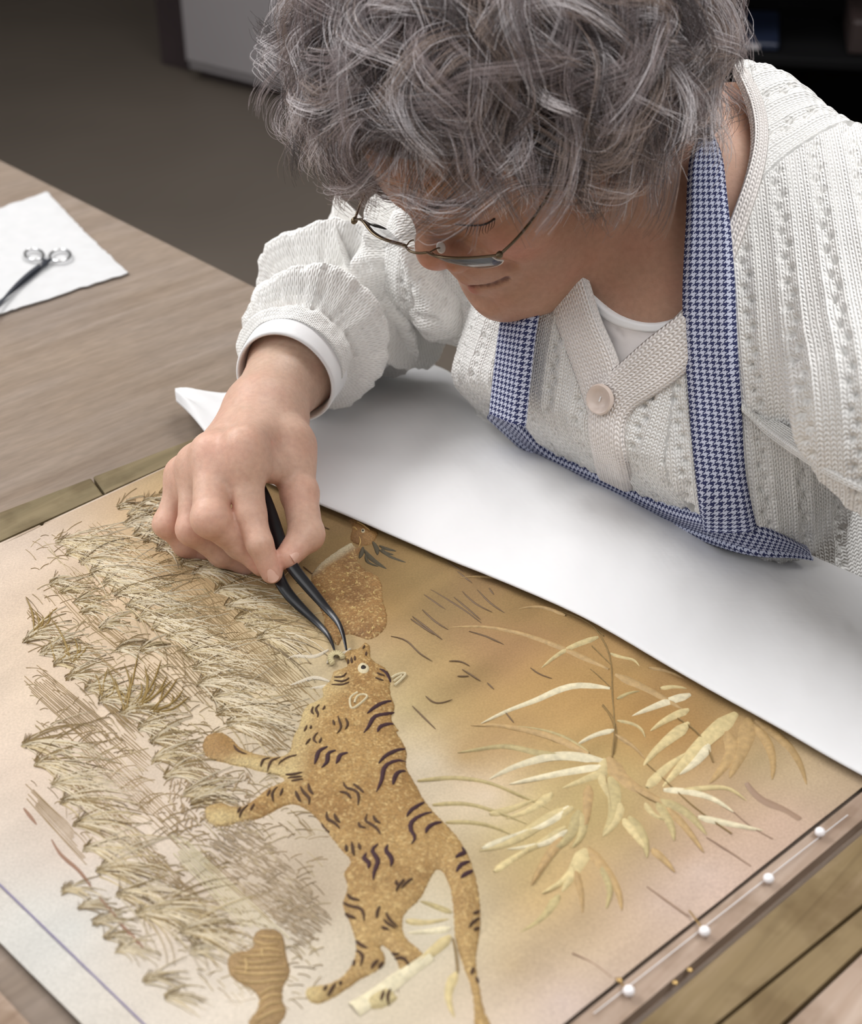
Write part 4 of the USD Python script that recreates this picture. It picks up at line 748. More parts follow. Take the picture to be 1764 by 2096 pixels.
def face_y(x_, z_):
    y = np.linspace(.13, .02, 500); dd = head_sdf(h2w(np.c_[np.full(500, x_), y, np.full(500, z_)]), False); return y[np.argmax(dd < 0)]
MOUTH = [np.array([x_, face_y(x_, z_) + .0004, z_]) for x_, z_ in ((0, -.0722), (.006, -.0719), (.012, -.0718), (.018, -.0714), (.0235, -.0704), (.0285, -.0688))]
NK0 = h2w((0, -.022, -.055)); PIT = W(.160, .962, .152)
def neck_sdf(p, d):
    d = smin(d, cone(p, NK0, NB, .053, .060), .022)
    for s_ in (-1, 1): d = smin(d, cone(p, h2w((s_ * .055, -.030, -.055)), PIT + s_ * TL * .018, .013, .010), .018)
    return d
LC = onz(1300, 1031, .014); NC = tn * math.sin(math.radians(50)) - np.array([0, 0, math.cos(math.radians(50))])
def table_clip(p, d, back):
    """Keeps the body behind the table's edge below its top, and off the papers above it."""
    q = p - LC; return smax(d, np.minimum(q @ tn + back, q @ NC + back), .018)
def torso_sdf(p):
    RB = W(.182, .985, .075); q = np.stack([(p - RB) @ TL, (p - RB) @ TF, p[..., 2] - RB[2]], -1)
    d = ell(q, (0, 0, 0), (.160, .108, .21))
    d = smin(d, cone(p, SL, NB, .052, .060), .05); d = smin(d, cone(p, NB, SR, .060, .052), .05)
    d = smin(d, cone(p, W(.235, 1.055, .235), W(.27, 1.09, .0), .055, .10), .06)
    for s_ in (-1, 1): d = smin(d, sph(q, (s_ * .070, .062, -.030), .060), .05)
    q2 = q - np.array([0, -.07, -.24]); d = smin(d, ell(q2, (0, 0, 0), (.165, .120, .16)), .08)
    return table_clip(p, d, .014)
def larm_sdf(p, d, e=0.): return smin(d, cone(p, SL, EL, .056 + e, .046 + e), .05)

# ------------------------------------------------------------------ hand: joints follow the phalanges' lengths
def reach(prev, pxy, L, near=True):
    """The point on the pixel's ray that lies L away from prev: the nearer or the farther of the two."""
    d = ray(pxy[0], pxy[1], 1.0) - CAM; o = CAM - prev; a, b, c_ = d @ d, 2 * d @ o, o @ o - L * L; D = b * b - 4 * a * c_
    if D < 0: return CAM + d * (-b / (2 * a))
    r = math.sqrt(D); return CAM + d * ((-b - r if near else -b + r) / (2 * a))
WR = ray(542, 838, 1.070); ELB = ray(700, 605, 1.235)
fing = {}
def finger(name, mcp, t0, pts, lens, sides):
    j = [ray(*mcp, t0)]
    for p_, L_, n_ in zip(pts, lens, sides): j.append(reach(j[-1], p_, L_, n_))
    fing[name] = j
finger('index', (500, 915), .988, [(512, 1052), (531, 1112), (556, 1172)], (.047, .0225, .0226), (True, True, False))
finger('middle', (434, 930), .998, [(431, 1061), (493, 1112), (535, 1156)], (.050, .031, .020), (True, False, False))
finger('ring', (402, 954), 1.013, [(395, 1083), (456, 1131), (505, 1158)], (.046, .029, .020), (True, False, False))
finger('pinky', (376, 976), 1.03, [(343, 1072), (380, 1114), (424, 1136)], (.036, .021, .018), (True, False, False))
thumb0 = ray(592, 915, 1.035); fing['thumb'] = [thumb0, reach(thumb0, (613, 1010), .040, True)]
fing['thumb'].append(reach(fing['thumb'][1], (627, 1094), .033, True)); fing['thumb'].append(reach(fing['thumb'][2], (588, 1140), .025, True))
FR = {'index': (.0124, .0110, .0090, .0078), 'middle': (.0127, .0128, .0106, .0082), 'ring': (.0117, .0112, .0098, .0076), 'pinky': (.0104, .0098, .0086, .0070), 'thumb': (.0152, .0130, .0120, .0088)}
if __name__ == '__main__' and globals().get('DEBUG'):
    for k, j in fing.items(): print(k, [(proj(q).round().tolist(), round(float(q[2] - Z0), 3), round(float(depth(q)), 3)) for q in j], [round(float(np.linalg.norm(a - b)), 3) for a, b in zip(j, j[1:])])
def hand_sdf(p):
    d = cone(p, ELB, WR + (ELB - WR) * .40, .034, .0350); d = smin(d, cone(p, WR + (ELB - WR) * .40, WR, .0350, .0270), .02)
    pn = nrm(np.cross(fing['pinky'][0] - WR, fing['index'][0] - WR));  pn = pn if pn[2] < 0 else -pn     # towards the palm
    pal = None
    for k, r0, r1, off in (('index', .021, .0125, 0), ('middle', .021, .0125, 0), ('ring', .020, .0115, 0), ('pinky', .019, .0105, 0)):
        m_ = fing[k][0] + pn * .003; c_ = cone(p, WR + (m_ - WR) * .12 + pn * .002, m_, r0, r1); pal = c_ if pal is None else smin(pal, c_, .012)
    d = smin(d, pal, .02)
    d = smin(d, cone(p, WR + (fing['thumb'][0] - WR) * .3 + pn * .004, fing['thumb'][0], .020, .0155), .022)
    d = smin(d, cone(p, fing['thumb'][0], fing['index'][0] * .55 + WR * .45 + pn * .010, .012, .010), .018)
    d = smin(d, cone(p, fing['thumb'][0] * .45 + fing['thumb'][1] * .55, fing['index'][0] * .70 + fing['index'][1] * .30, .0105, .0095), .014)  # web between thumb and index
    out = None
    for k, j in fing.items():
        r = FR[k]; f_ = None
        for a in range(3):
            c_ = cone(p, j[a], j[a + 1], r[a], r[a + 1]); f_ = c_ if f_ is None else smin(f_, c_, .004)
        if k != 'index':
            for a in (1, 2): f_ = smin(f_, sph(p, j[a], r[a] * 1.01), .004)
        d = smin(d, f_, np.interp(np.linalg.norm(p - j[0], axis=-1), (.016, .046), (.016, .0016)))
    for k in ('index', 'middle', 'ring', 'pinky'):                    # knuckle bumps and tendons
        d = smin(d, sph(p, fing[k][0] - pn * .0035, .0085), .010)
        d = smin(d, cone(p, fing[k][0] - pn * .006, WR + (fing[k][0] - WR) * .35 - pn * .013, .003, .002), .010)
    return d
# ------------------------------------------------------------------ the woman: body
woman = thing('person', 'woman with curly grey hair in a cream cardigan, bending over the embroidery with tweezers', 'person', loc=(PV[0], PV[1], 0))
def skin_sdf(p):
    d = neck_sdf(p, head_sdf(p)); return smin(d, torso_sdf(p), .03)
def body_sdf(p):
    d = larm_sdf(p, torso_sdf(p)); d = smin(d, cone(p, EL, WL_, .042, .028), .02)
    d = smin(d, cone(p, SR, ELB, .030, .034), .03); d = smin(d, neck_sdf(p, sph(p, NB, .05)), .03)
    hd = nrm(np.array([-.15, -.9, -.25])); hc = WL_ + hd * .05; d = smin(d, cone(p, WL_, hc, .026, .030), .015)
    for k in range(4): a = hc + RT * (.024 - .016 * k); d = smin(d, cone(p, a + hd * .02, a + hd * .085 + np.array([0, 0, -.01]), .009, .007), .003)
    return smin(d, cone(p, WL_ + hd * .02, hc - RT * .045 + hd * .03, .014, .009), .006)
bl, bh = Hc - [.135, .175, .20], Hc + [.20, .150, .145]; bh[2] = Hc[2] + .15
hv, hf = surface(skin_sdf, bl, bh, .0014)
FM = np.array([p_ for j in fing.values() for p_ in j] + [WR, ELB]); fl, fh = FM.min(0) - .025, FM.max(0) + .03; fh[1] = WR[1] + .20; fh = np.maximum(fh, WR + .05)
av, af = surface(hand_sdf, fl, fh, .0014)
tv, tf = surface(body_sdf, (-.12, .40, Z0 - .28), (.56, 1.30, Z0 + .36), .006)
cen = tv[tf].mean(1); tf = tf[~(((cen > bl + .004) & (cen < bh - .004)).all(1))]; cen = tv[tf].mean(1); tf = tf[~(((cen > fl + .004) & (cen < fh - .004)).all(1))]
tv, tf, _ = drop_unused(tv, tf)
hl = w2h(hv); ax = np.abs(hl[:, 0])
sk = S(177, 138, 116); hand_c = S(200, 166, 146)
hc = np.repeat(sk[None], len(hv), 0)
def mixin(c, m, t): return c + (np.asarray(t) - c) * np.clip(m, 0, 1)[:, None]
hc = mixin(hc, .55 * np.exp(-(((ax - .040) / .018) ** 2 + ((hl[:, 2] + .036) / .02) ** 2 + ((hl[:, 1] - .07) / .03) ** 2)), S(188, 116, 96))
hc = mixin(hc, .5 * np.exp(-((hl - [0, .110, -.03]) ** 2).sum(1) / .014 ** 2), S(188, 118, 98))
lipd = np.minimum(cone(np.c_[ax, hl[:, 1:]], (0, .0925, -.0660), (.022, .0800, -.0690), .0052, .0018), cone(np.c_[ax, hl[:, 1:]], (0, .0900, -.0785), (.019, .0810, -.0745), .0056, .0025))
hc = mixin(hc, np.clip(1.15 - lipd / .0022, 0, 1) * .9, S(164, 88, 80))
hc = mixin(hc, .35 * np.exp(-((np.c_[ax, hl[:, 1:]] - [.031, .083, -.006]) ** 2 / [.018 ** 2, .02 ** 2, .011 ** 2]).sum(1)), S(168, 116, 96))
md_ = np.min([cone(np.c_[ax, hl[:, 1:]], a, b, .0019, .0019) for a, b in zip(MOUTH, MOUTH[1:])], 0); hc = mixin(hc, np.clip(1.2 - md_ / .0009, 0, 1) * .75, S(84, 40, 38))  # shade of the crease between the lips put into the vertex colour
scalp = (hl[:, 2] > np.interp(hl[:, 1], [-.1, -.03, .02, .06, .085, .1], [-.06, -.05, .0, .035, .055, .062])) & ((hl ** 2).sum(1) < .16 ** 2) & (hl[:, 2] > -.07)
hc[scalp] = S(92, 80, 76)
ac = np.repeat(hand_c[None], len(av), 0)
for k, j in fing.items():
    for q_, s_, m_ in ((j[-1], .013, .45), (j[1], .012, .35), (j[2], .010, .25), (j[0], .014, .25)): ac = mixin(ac, m_ * np.exp(-((av - q_) ** 2).sum(1) / s_ ** 2), S(216, 148, 130))
t_ = np.clip(np.linalg.norm(av - FM[:20].mean(0), axis=1) / .22 - .35, 0, 1); ac = mixin(ac, t_ * .9, S(168, 150, 129))
ac = mixin(ac, .5 * np.clip(meshkit.fbm(av * 45, 3, 3) - .45, 0, 1), S(214, 140, 122))
hc = mixin(hc, .5 * np.clip(meshkit.fbm(hv * 45, 3, 3) - .48, 0, 1), S(190, 112, 94))
tc = np.repeat(sk[None], len(tv), 0)
M_skin = usdkit.material(stage, looks('skin'), {'a': ('attribute', {'attribute': 'col'}), 'g': ('geometry', {}), 'n': ('noise_texture', {'scale': 260, 'detail': 3}), 'n2': ('noise_texture', {'scale': 1100, 'detail': 2}), 'v': ('voronoi_texture', {'scale': 700}), 'b': ('bump', {'strength': .16, 'distance': .001}), 'b2': ('bump', {'strength': .10, 'distance': .0006}),
    'r': ('rgb_ramp', {'ramp': [(.3, (.93, .91, .90)), (.7, (1.05, 1.05, 1.05))]}), 'x': ('mix', {'mix_type': 'multiply', 'fac': 1.0}),
    'p': ('principled_bsdf', {'roughness': .48, 'specular_ior_level': .4, 'subsurface_weight': .18, 'subsurface_scale': .004, 'subsurface_radius': (1.0, .35, .2)})},
    [('g.position', 'n.vector'), ('g.position', 'n2.vector'), ('g.position', 'v.vector'), ('n.fac', 'r.fac'), ('a.color', 'x.color1'), ('r.color', 'x.color2'), ('x.color', 'p.base_color'), ('n.fac', 'b.height'), ('v.distance', 'b2.height'), ('b.normal', 'b2.normal'), ('b2.normal', 'p.normal')], 'p.BSDF')
BV = np.vstack([hv, av, tv]); BF = np.vstack([hf, af + len(hv), tf + len(hv) + len(av)]); BC = np.vstack([hc, ac, tc])
def taubin(v, f, it=6):
    from scipy import sparse
    e = np.vstack([f[:, [0, 1]], f[:, [1, 2]], f[:, [2, 0]]]); n = len(v); a = sparse.csr_matrix((np.ones(len(e)), (e[:, 0], e[:, 1])), (n, n)); a = ((a + a.T) > 0).astype(float); dg = np.maximum(np.asarray(a.sum(1)).ravel(), 1)
    for _ in range(it):
        for w in (.5, -.52): v = v + w * (a @ v / dg[:, None] - v)
    return v
BV = taubin(BV, BF)
body = obj('body', (BV, BF), M_skin, woman, smooth=True, col=BC, label='bare face, neck, right forearm and hand')
# nails
M_nail = plain('nail', S(216, 174, 156), .3, spec=.5)
def tip_frame(k):
    a, b = fing[k][-2], fing[k][-1]; t = nrm(b - a); up = CAM - b; up = nrm(up - t * (up @ t)); return b, t, up
for k in ('index', 'thumb'):
    b, t, up = tip_frame(k); up = nrm(up + np.cross(t, up) * (.10 if k == 'index' else -.55)); s_ = np.cross(t, up); r_ = FR[k][-1]
    U, Vv = np.meshgrid(np.linspace(-1, 1, 9), np.linspace(-1, 1, 9), indexing='ij')
    sx = U * np.sqrt(1 - .5 * Vv ** 2); w_ = r_ * .80
    P_ = b + (t * (-.0010 if k == 'index' else -.0022)) + (Vv * np.sqrt(1 - .35 * U ** 2))[..., None] * t * .0062 + (np.sin(sx * .9) * w_)[..., None] * s_ + (np.cos(sx * .9) * (r_ + .0004) - .0004 * Vv ** 2)[..., None] * up
    lowr = P_ - up * .001; n_ = 81; g_ = grid_faces(9, 9)
    m = trimesh.Trimesh(np.vstack([P_.reshape(-1, 3)]), g_, process=False)
    if (m.face_normals @ up).mean() < 0: m.invert()
    obj('nail', m, M_nail, body, smooth=True)
# eyelashes and brows
M_lash = plain('lash', S(38, 26, 22), .6); M_brow = plain('brow', S(96, 80, 72), .7)
def on_head(q):
    """Pushes head-frame points onto the face along y."""
    q = np.array(q, float); y = np.linspace(.13, .0, 400)
    for i in range(len(q)):
        pts = np.c_[np.full(400, q[i, 0]), y, np.full(400, q[i, 2])]; dd = head_sdf(h2w(pts)); k = np.argmax(dd < 0); q[i, 1] = y[k]
    return q
for s_ in (1, -1):
    l = on_head([(s_ * x_, 0, z_) for x_, z_ in ((.0175, -.0085), (.023, -.0100), (.031, -.0106), (.039, -.0095), (.0455, -.0065))]); c_ = spline(l + [0, .0006, 0], 14)
    ms = [tube(h2w(c_), np.linspace(.0004, .0008, 14), 6)]
    for i in range(4, 14): a = c_[i]; w_ = rng.normal(0, .0009, 3); ms.append(tube(h2w(spline([a, a + [s_ * .0012 * (i - 5) / 8, .0045, -.0022], a + [s_ * .0020 * (i - 5) / 8, .0068, -.0022] + w_], 5)), [.00026, .00022, .00018, .00014, .00006], 4))
    obj('eyelashes', join(*ms), M_lash, body, smooth=True)
    br = on_head([(s_ * x_, 0, z_) for x_, z_ in ((.014, .020), (.024, .0235), (.034, .0235), (.046, .018))]); c_ = spline(br, 30); ms = []
    for i in range(30):
        for _ in range(4): a = c_[i] + rng.normal(0, .0012, 3) * [1, .2, 1]; ms.append(tube(h2w(np.array([a, a + [s_ * .004, .0015, .0012], a + [s_ * .008, .001, .001]])), [.0003, .00025, .0001], 3, False))
    obj('eyebrow', join(*ms), M_brow, body, smooth=True)
# ------------------------------------------------------------------ clothes
from scipy import ndimage
def poly_sd(poly):
    """Signed distance (metres at the body's distance, negative inside) to a polygon traced on the garment."""
    pg = Polygon(poly); lo, hi = np.array(poly).min(0) - 160, np.array(poly).max(0) + 160; st = 2.0
    X, Y = np.meshgrid(np.arange(lo[0], hi[0], st), np.arange(lo[1], hi[1], st), indexing='ij'); ins = shapely.contains_xy(pg, X.ravel(), Y.ravel()).reshape(X.shape)
    sd = (ndimage.distance_transform_edt(~ins) - ndimage.distance_transform_edt(ins)) * st / 2800
    def fn(p):
        q = proj(p); c_ = ((q - lo) / st).T; return ndimage.map_coordinates(sd, c_, order=1, mode='nearest')
    return fn
OPEN = poly_sd(spline([(1190, 520), (1195, 560), (1222, 655), (1262, 752)], 12).tolist() + spline([(1262, 752), (1330, 692), (1400, 630), (1462, 530), (1505, 420), (1534, 330), (1541, 270), (1532, 210), (1498, 130)], 24)[1:].tolist() + [(1480, 60), (1250, 60)])
SKIN = poly_sd(spline([(1188, 530), (1210, 588), (1250, 632), (1300, 656), (1345, 660), (1400, 645), (1450, 600), (1500, 520), (1545, 420), (1570, 300), (1560, 200), (1525, 90)], 40).tolist() + [(1480, 40), (1200, 60)])
def front_only(p): return (depth(p) - 1.13)                          # the opening is cut only through the front and the neck
def card_outer(p):
    d = torso_sdf(p) - .0125
    d = smin(d, cone(p, W(.225, 1.03, .245), W(.285, .985, .215), .050, .046), .03)
    d = smin(d, cone(p, SL + [0, 0, .004], EL, .068, .064), .055); d = smin(d, cone(p, SR, ray(910, 535, 1.19), .066, .058), .03)
    d = smin(d, cone(p, EL, EL + (WL_ - EL) * .82, .060, .044), .02)
    return table_clip(p, d, .002)
def card_sdf(p):
    d = card_outer(p); d = np.maximum(d, -(torso_sdf(p) - .0035)); cut = np.maximum(OPEN(p), front_only(p)); return smax(d, -cut, .004)
def shirt_sdf(p):
    t = torso_sdf(p); d = np.maximum(t - .0030, -(t + .002)); cut = np.maximum(SKIN(p), front_only(p)); cut = np.minimum(cut, sph(p, NB + [.02, .02, .10], .085)); return smax(d, -cut, .002)
def knit_macro(u, v):
    """Eyelet columns and raised ribs in millimetre relief; u across, v along the columns (metres)."""
    X, Y = u / .0265, v / .0085; gx = (X - np.floor(X) - .5) * .0265; k = np.floor(Y); gy = (Y - k - .5) * .0085; side = np.where(k % 2 > 0, .0019, -.0019)
    hole = np.exp(-(((gx - side) / .0021) ** 2 + (gy / .0020) ** 2)); rim = np.exp(-((np.abs(gx) - .0060) / .0024) ** 2)
    fine = .00035 * np.sin(u / .0036 * 2 * np.pi) * np.sin(v / .0030 * 2 * np.pi)
    return -.0046 * hole + .0014 * rim + fine
def knit_mat(name, color, w=.0036, hh=.0030, rib=False, strength=.65, speck=True):
    nodes = {'uv': ('uvmap', {'attribute': 'st'}), 's': ('separate_xyz', {}), 'X': ('math', {'math_type': 'divide', 'value2': w}), 'fx': ('math', {'math_type': 'fraction'}), 'cx': ('math', {'math_type': 'subtract', 'value2': .5}), 'ax': ('math', {'math_type': 'absolute'}),
        'Y': ('math', {'math_type': 'divide', 'value2': hh}), 'leg': ('math', {'math_type': 'multiply_add', 'value2': 1.2}), 'ph': ('math', {'math_type': 'multiply', 'value2': 6.2832}), 'co': ('math', {'math_type': 'cosine'}),
        'q': ('math', {'math_type': 'subtract', 'value2': .25}), 'q2': ('math', {'math_type': 'multiply'}), 'pr': ('math', {'math_type': 'multiply_add', 'value2': -14.0, 'value3': 1.0}), 'h': ('math', {'math_type': 'multiply_add', 'value2': .38}),
        'g': ('geometry', {}), 'n': ('noise_texture', {'scale': 900, 'detail': 2}), 'h2': ('math', {'math_type': 'multiply_add', 'value2': .45}), 'b': ('bump', {'strength': strength, 'distance': .0022}),
        'n2': ('noise_texture', {'scale': 38, 'detail': 3}), 'r': ('rgb_ramp', {'ramp': [(.35, np.array(color) * .94), (.65, np.minimum(np.array(color) * 1.03, .95))]}),
        'cv': ('rgb_ramp', {'ramp': [(.0, (.80, .785, .76)), (.55, (1, 1, 1))]}), 'mm': ('map_range', {'from_min': -.3, 'from_max': 1.3, 'to_min': 0., 'to_max': 1.}), 'x': ('mix', {'mix_type': 'multiply', 'fac': .8}),  # cv darkens the hollows between stitches: shade put into the colour
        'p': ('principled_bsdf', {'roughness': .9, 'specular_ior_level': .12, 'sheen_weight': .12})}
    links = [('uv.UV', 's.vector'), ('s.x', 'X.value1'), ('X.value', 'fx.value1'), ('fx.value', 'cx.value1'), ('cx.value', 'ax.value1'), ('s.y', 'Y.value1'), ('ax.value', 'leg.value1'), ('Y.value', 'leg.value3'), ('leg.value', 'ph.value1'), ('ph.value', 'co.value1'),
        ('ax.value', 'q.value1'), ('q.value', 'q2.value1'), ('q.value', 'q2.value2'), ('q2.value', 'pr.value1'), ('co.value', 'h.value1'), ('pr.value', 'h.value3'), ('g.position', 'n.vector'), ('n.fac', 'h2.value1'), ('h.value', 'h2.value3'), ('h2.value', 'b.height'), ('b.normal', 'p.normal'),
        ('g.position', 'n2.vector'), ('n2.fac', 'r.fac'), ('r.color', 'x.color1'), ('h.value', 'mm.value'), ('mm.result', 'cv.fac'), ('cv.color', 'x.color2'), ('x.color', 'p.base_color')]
    return usdkit.material(stage, looks(name), nodes, links, 'p.BSDF')
KN = np.array([.92, .912, .888])
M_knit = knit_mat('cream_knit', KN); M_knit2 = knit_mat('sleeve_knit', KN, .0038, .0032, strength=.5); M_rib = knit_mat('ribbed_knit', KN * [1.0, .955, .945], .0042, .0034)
M_tee = plain('shirt_jersey', np.array([.78, .74, .73]), .85, noise=60, amount=.02, bump=.15, bscale=1500, spec=.15)
M_cuff = plain('white_jersey', np.array([.84, .84, .85]), .8, bump=.12, bscale=1500, spec=.15)
def front_uv(p): return (p - NB) @ nrm(TL + [0, 0, .0]), (p[:, 2] - NB[2]) - ((p - NB) @ TF) * .6
sv, sf = surface(shirt_sdf, (-.02, .82, Z0 - .02), (.42, 1.22, Z0 + .36), .0034); obj('undershirt', (taubin(sv, sf, 4), sf), M_tee, woman, smooth=True, label='pale round-necked shirt under the cardigan')
cv, cf = surface(card_sdf, (-.06, .56, Z0 - .19), (.47, 1.29, Z0 + .40), .0023)
cv = taubin(cv, cf, 4); m = trimesh.Trimesh(cv, cf, process=False); nv_ = np.array(m.vertex_normals)
wrinkle = (meshkit.fbm(cv * [14, 14, 9], 3, 7) - .5) * .010
outer_ = np.clip(1 - np.abs(card_outer(cv)) / .003, 0, 1); cu_, cw_ = front_uv(cv)
armw = np.clip(1 - cone(cv, SL, EL, .075, .07) / .02, 0, 1)
na_ = nrm([-.22, -.86, .46]); ua_ = nrm(np.cross([0, 0, 1.0], -na_)); va_ = np.cross(-na_, ua_) * -1; va_ = va_ if va_[2] > 0 else -va_; ua_, va_ = ua_ * .975 + va_ * -.225, va_ * .975 + ua_ * .225
right_ = (cv - NB) @ TL > .083 + .25 * np.maximum(0, Z0 + .15 - cv[:, 2])   # the change of direction lies under the strap
cu_ = np.where(right_, (cv - NB) @ ua_, cu_ + .03 * cw_); cw_ = np.where(right_, (cv - NB) @ va_, cw_)
cv = cv + nv_ * (outer_ * (wrinkle + knit_macro(cu_, cw_)))[:, None]
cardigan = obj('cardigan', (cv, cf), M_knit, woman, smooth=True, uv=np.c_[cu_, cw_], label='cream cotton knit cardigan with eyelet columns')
# right sleeve, pushed up in folds
sp = np.array([SR + [.01, 0, .0], ray(910, 535, 1.19), ray(815, 575, 1.225), ray(742, 600, 1.235), ray(652, 680, 1.175), ray(597, 752, 1.120)])
ns, nt_ = 330, 150; C_ = spline(sp, ns); s_ = np.linspace(0, 1, ns)
rad = np.interp(s_, [0, .2, .42, .58, .70, .82, .93, 1], [.068, .064, .062, .062, .059, .053, .047, .0415])
t_ = np.gradient(C_, axis=0); t_ /= np.linalg.norm(t_, axis=1)[:, None]; a_ = np.array([0, 0, 1.0]); A_ = []
for k in range(ns): a_ = a_ - t_[k] * (a_ @ t_[k]); a_ /= np.linalg.norm(a_); A_.append(a_)
A_ = np.array(A_); B_ = np.cross(t_, A_); th = np.linspace(0, 2 * np.pi, nt_ + 1); TH, SS = np.meshgrid(th, s_)
fold = .0145 * np.sin(2 * np.pi * (7.2 * SS + .22 * np.sin(TH + .8) + .10 * np.sin(2 * TH + 4 * SS))) + .0060 * np.sin(2 * np.pi * (12.5 * SS - .30 * np.sin(TH - 1.0)) + 1)
env = np.interp(SS, [0, .15, .35, .8, .95, 1], [.1, .45, 1, 1, .45, .1]); r_ = rad[:, None] + fold * env + (meshkit.fbm(np.stack([np.cos(TH) * 2, np.sin(TH) * 2, SS * 9], -1), 3, 3) - .5) * .026 * env
arc = np.r_[0, np.cumsum(np.linalg.norm(np.diff(C_, axis=0), axis=1))]; UU, VV = TH * .062, np.repeat(arc[:, None], nt_ + 1, 1)
r_ = r_ + knit_macro(UU, VV) * .8 * np.interp(SS, [0, .9, .97], [1, 1, .1])
SV = C_[:, None] + r_[..., None] * (np.cos(TH)[..., None] * A_[:, None] + np.sin(TH)[..., None] * B_[:, None])
inn = C_[-1] + (SV[-1] - C_[-1]) * .82 - t_[-1] * .004
SV = np.concatenate([SV, inn[None], (inn - t_[-1] * .03)[None]], 0); UVs = np.concatenate([np.stack([UU, VV], -1), np.stack([UU[-1:], VV[-1:] + .004], -1), np.stack([UU[-1:], VV[-1:] + .03], -1)], 0)
m = trimesh.Trimesh(SV.reshape(-1, 3), grid_faces(ns + 2, nt_ + 1), process=False)
if ((m.face_normals * (m.triangles_center - C_[ns // 2])).sum(1)).mean() < 0: m.invert()
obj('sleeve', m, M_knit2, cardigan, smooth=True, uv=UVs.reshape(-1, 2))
# white shirt cuff below the sleeve
fd = nrm(ELB - WR); cc = spline([C_[-12], C_[-1], C_[-1] + nrm(WR - C_[-1]) * .018], 14); f1 = nrm(cc[-1] - cc[0]); a_ = nrm(np.array([0, 0, 1.0]) - f1 * f1[2]); b_ = np.cross(f1, a_)
prof = [(i, r) for i, r in zip(range(14), np.linspace(.0415, .0405, 14))] ; rings = [(cc[i], r) for i, r in prof] + [(cc[-1] + f1 * .0012, .0390), (cc[-1], .0376), (cc[4], .0370)]
th = np.linspace(0, 2 * np.pi, 97)[:-1]
CV = np.array([c_ + (r * (1 + .02 * np.sin(3 * th + 1)))[:, None] * (np.cos(th)[:, None] * a_ + np.sin(th)[:, None] * b_) for c_, r in rings])
m = trimesh.Trimesh(CV.reshape(-1, 3), grid_faces(len(rings), 96, True), process=False)
if (m.face_normals[:96 * 8] * (m.triangles_center[:96 * 8] - cc[4])).sum(1).mean() < 0: m.invert()
obj('shirt_cuff', m, M_cuff, woman, smooth=True, label='white shirt cuff showing below the pushed-up sleeve')

# ------------------------------------------------------------------ pieces laid on the cardigan: bands, straps, bib
def cast(pxy, sdf, t0=.70, t1=1.30):
    P_ = np.asarray(pxy, float).reshape(-1, 2); ts = np.linspace(t0, t1, 140); d = np.stack([sdf(ray(P_[:, 0], P_[:, 1], t)) for t in ts], 1)
    hit = (d < 0).any(1); k = np.where(hit, np.argmax(d < 0, 1), np.argmin(d, 1)); t = ts[np.maximum(k - 1, 0)].copy(); k1 = ts[k].copy()
    for _ in range(14):
        m_ = (t + k1) / 2; dm = sdf(ray(P_[:, 0], P_[:, 1], m_)); t = np.where((dm > 0) | ~hit, m_, t); k1 = np.where((dm > 0) | ~hit, k1, m_)
    return np.where(hit, (t + k1) / 2, ts[k])
def applique(name, Ledge, Redge, mat, parent, lift=.003, thick=.0025, n=90, m=15, sdf=None, uvs=(1, 1), waves=0., smooth_t=0, label=None, bevel=.35, slope=None):
    sdf = sdf or card_outer; A_, B_ = spline(Ledge, n), spline(Redge, n); w = np.linspace(0, 1, m); G_ = A_[:, None] * (1 - w)[None, :, None] + B_[:, None] * w[None, :, None]
    T_ = cast(G_, sdf).reshape(n, m)
    if smooth_t: T_ = ndimage.gaussian_filter(T_, (smooth_t, smooth_t * .5), mode='nearest')
    if slope:
        for i in range(1, n): T_[i] = np.minimum(T_[i], T_[i - 1] + slope)
    P0 = ray(G_[..., 0], G_[..., 1], T_); gu, gv = np.gradient(P0, axis=0), np.gradient(P0, axis=1); N_ = np.cross(gu, gv); N_ /= np.linalg.norm(N_, axis=-1, keepdims=True) + 1e-12
    N_ = np.where(((N_ * (CAM - P0)).sum(-1) < 0)[..., None], -N_, N_)
    up_ = lift * np.minimum(1, (1 - np.abs(2 * w - 1)) / bevel * .6 + .45)[None, :] + waves * np.sin(np.linspace(0, 9, n))[:, None] * np.sin(np.pi * w)[None]
    top = P0 + N_ * up_[..., None]; bot = top - N_ * thick; Lp = np.concatenate([bot[:, :1], top, bot[:, -1:]], 1)
    ul = np.r_[0, np.cumsum(np.linalg.norm(np.diff(P0[:, m // 2], axis=0), axis=1))]; uw = np.linalg.norm(P0[:, -1] - P0[:, 0], axis=1).mean()
    U_ = np.concatenate([[-thick], w * uw, [uw + thick]]); uv = np.stack([np.broadcast_to(U_, (n, m + 2)) * uvs[0], np.broadcast_to(ul[:, None], (n, m + 2)) * uvs[1]], -1).reshape(-1, 2)
    msh = trimesh.Trimesh(Lp.reshape(-1, 3), grid_faces(n, m + 2), process=False)
    if (msh.face_normals * (CAM - msh.triangles_center)).sum(1).mean() < 0: msh.invert()
    return obj(name, msh, mat, parent, smooth=True, uv=uv, label=label)
applique('front_band', [(1100, 560), (1125, 620), (1150, 690), (1180, 770), (1205, 850), (1222, 930)], [(1176, 520), (1197, 572), (1226, 660), (1262, 748), (1270, 830), (1280, 930)], M_rib, cardigan, .0035, .006, 80, 15)
applique('front_band', [(1440, 590), (1400, 634), (1330, 690), (1262, 750), (1222, 790), (1208, 835), (1210, 890), (1225, 970)], [(1500, 660), (1440, 730), (1375, 786), (1320, 822), (1288, 850), (1278, 885), (1284, 930), (1302, 1010)], M_rib, cardigan, .0058, .008, 110, 17)
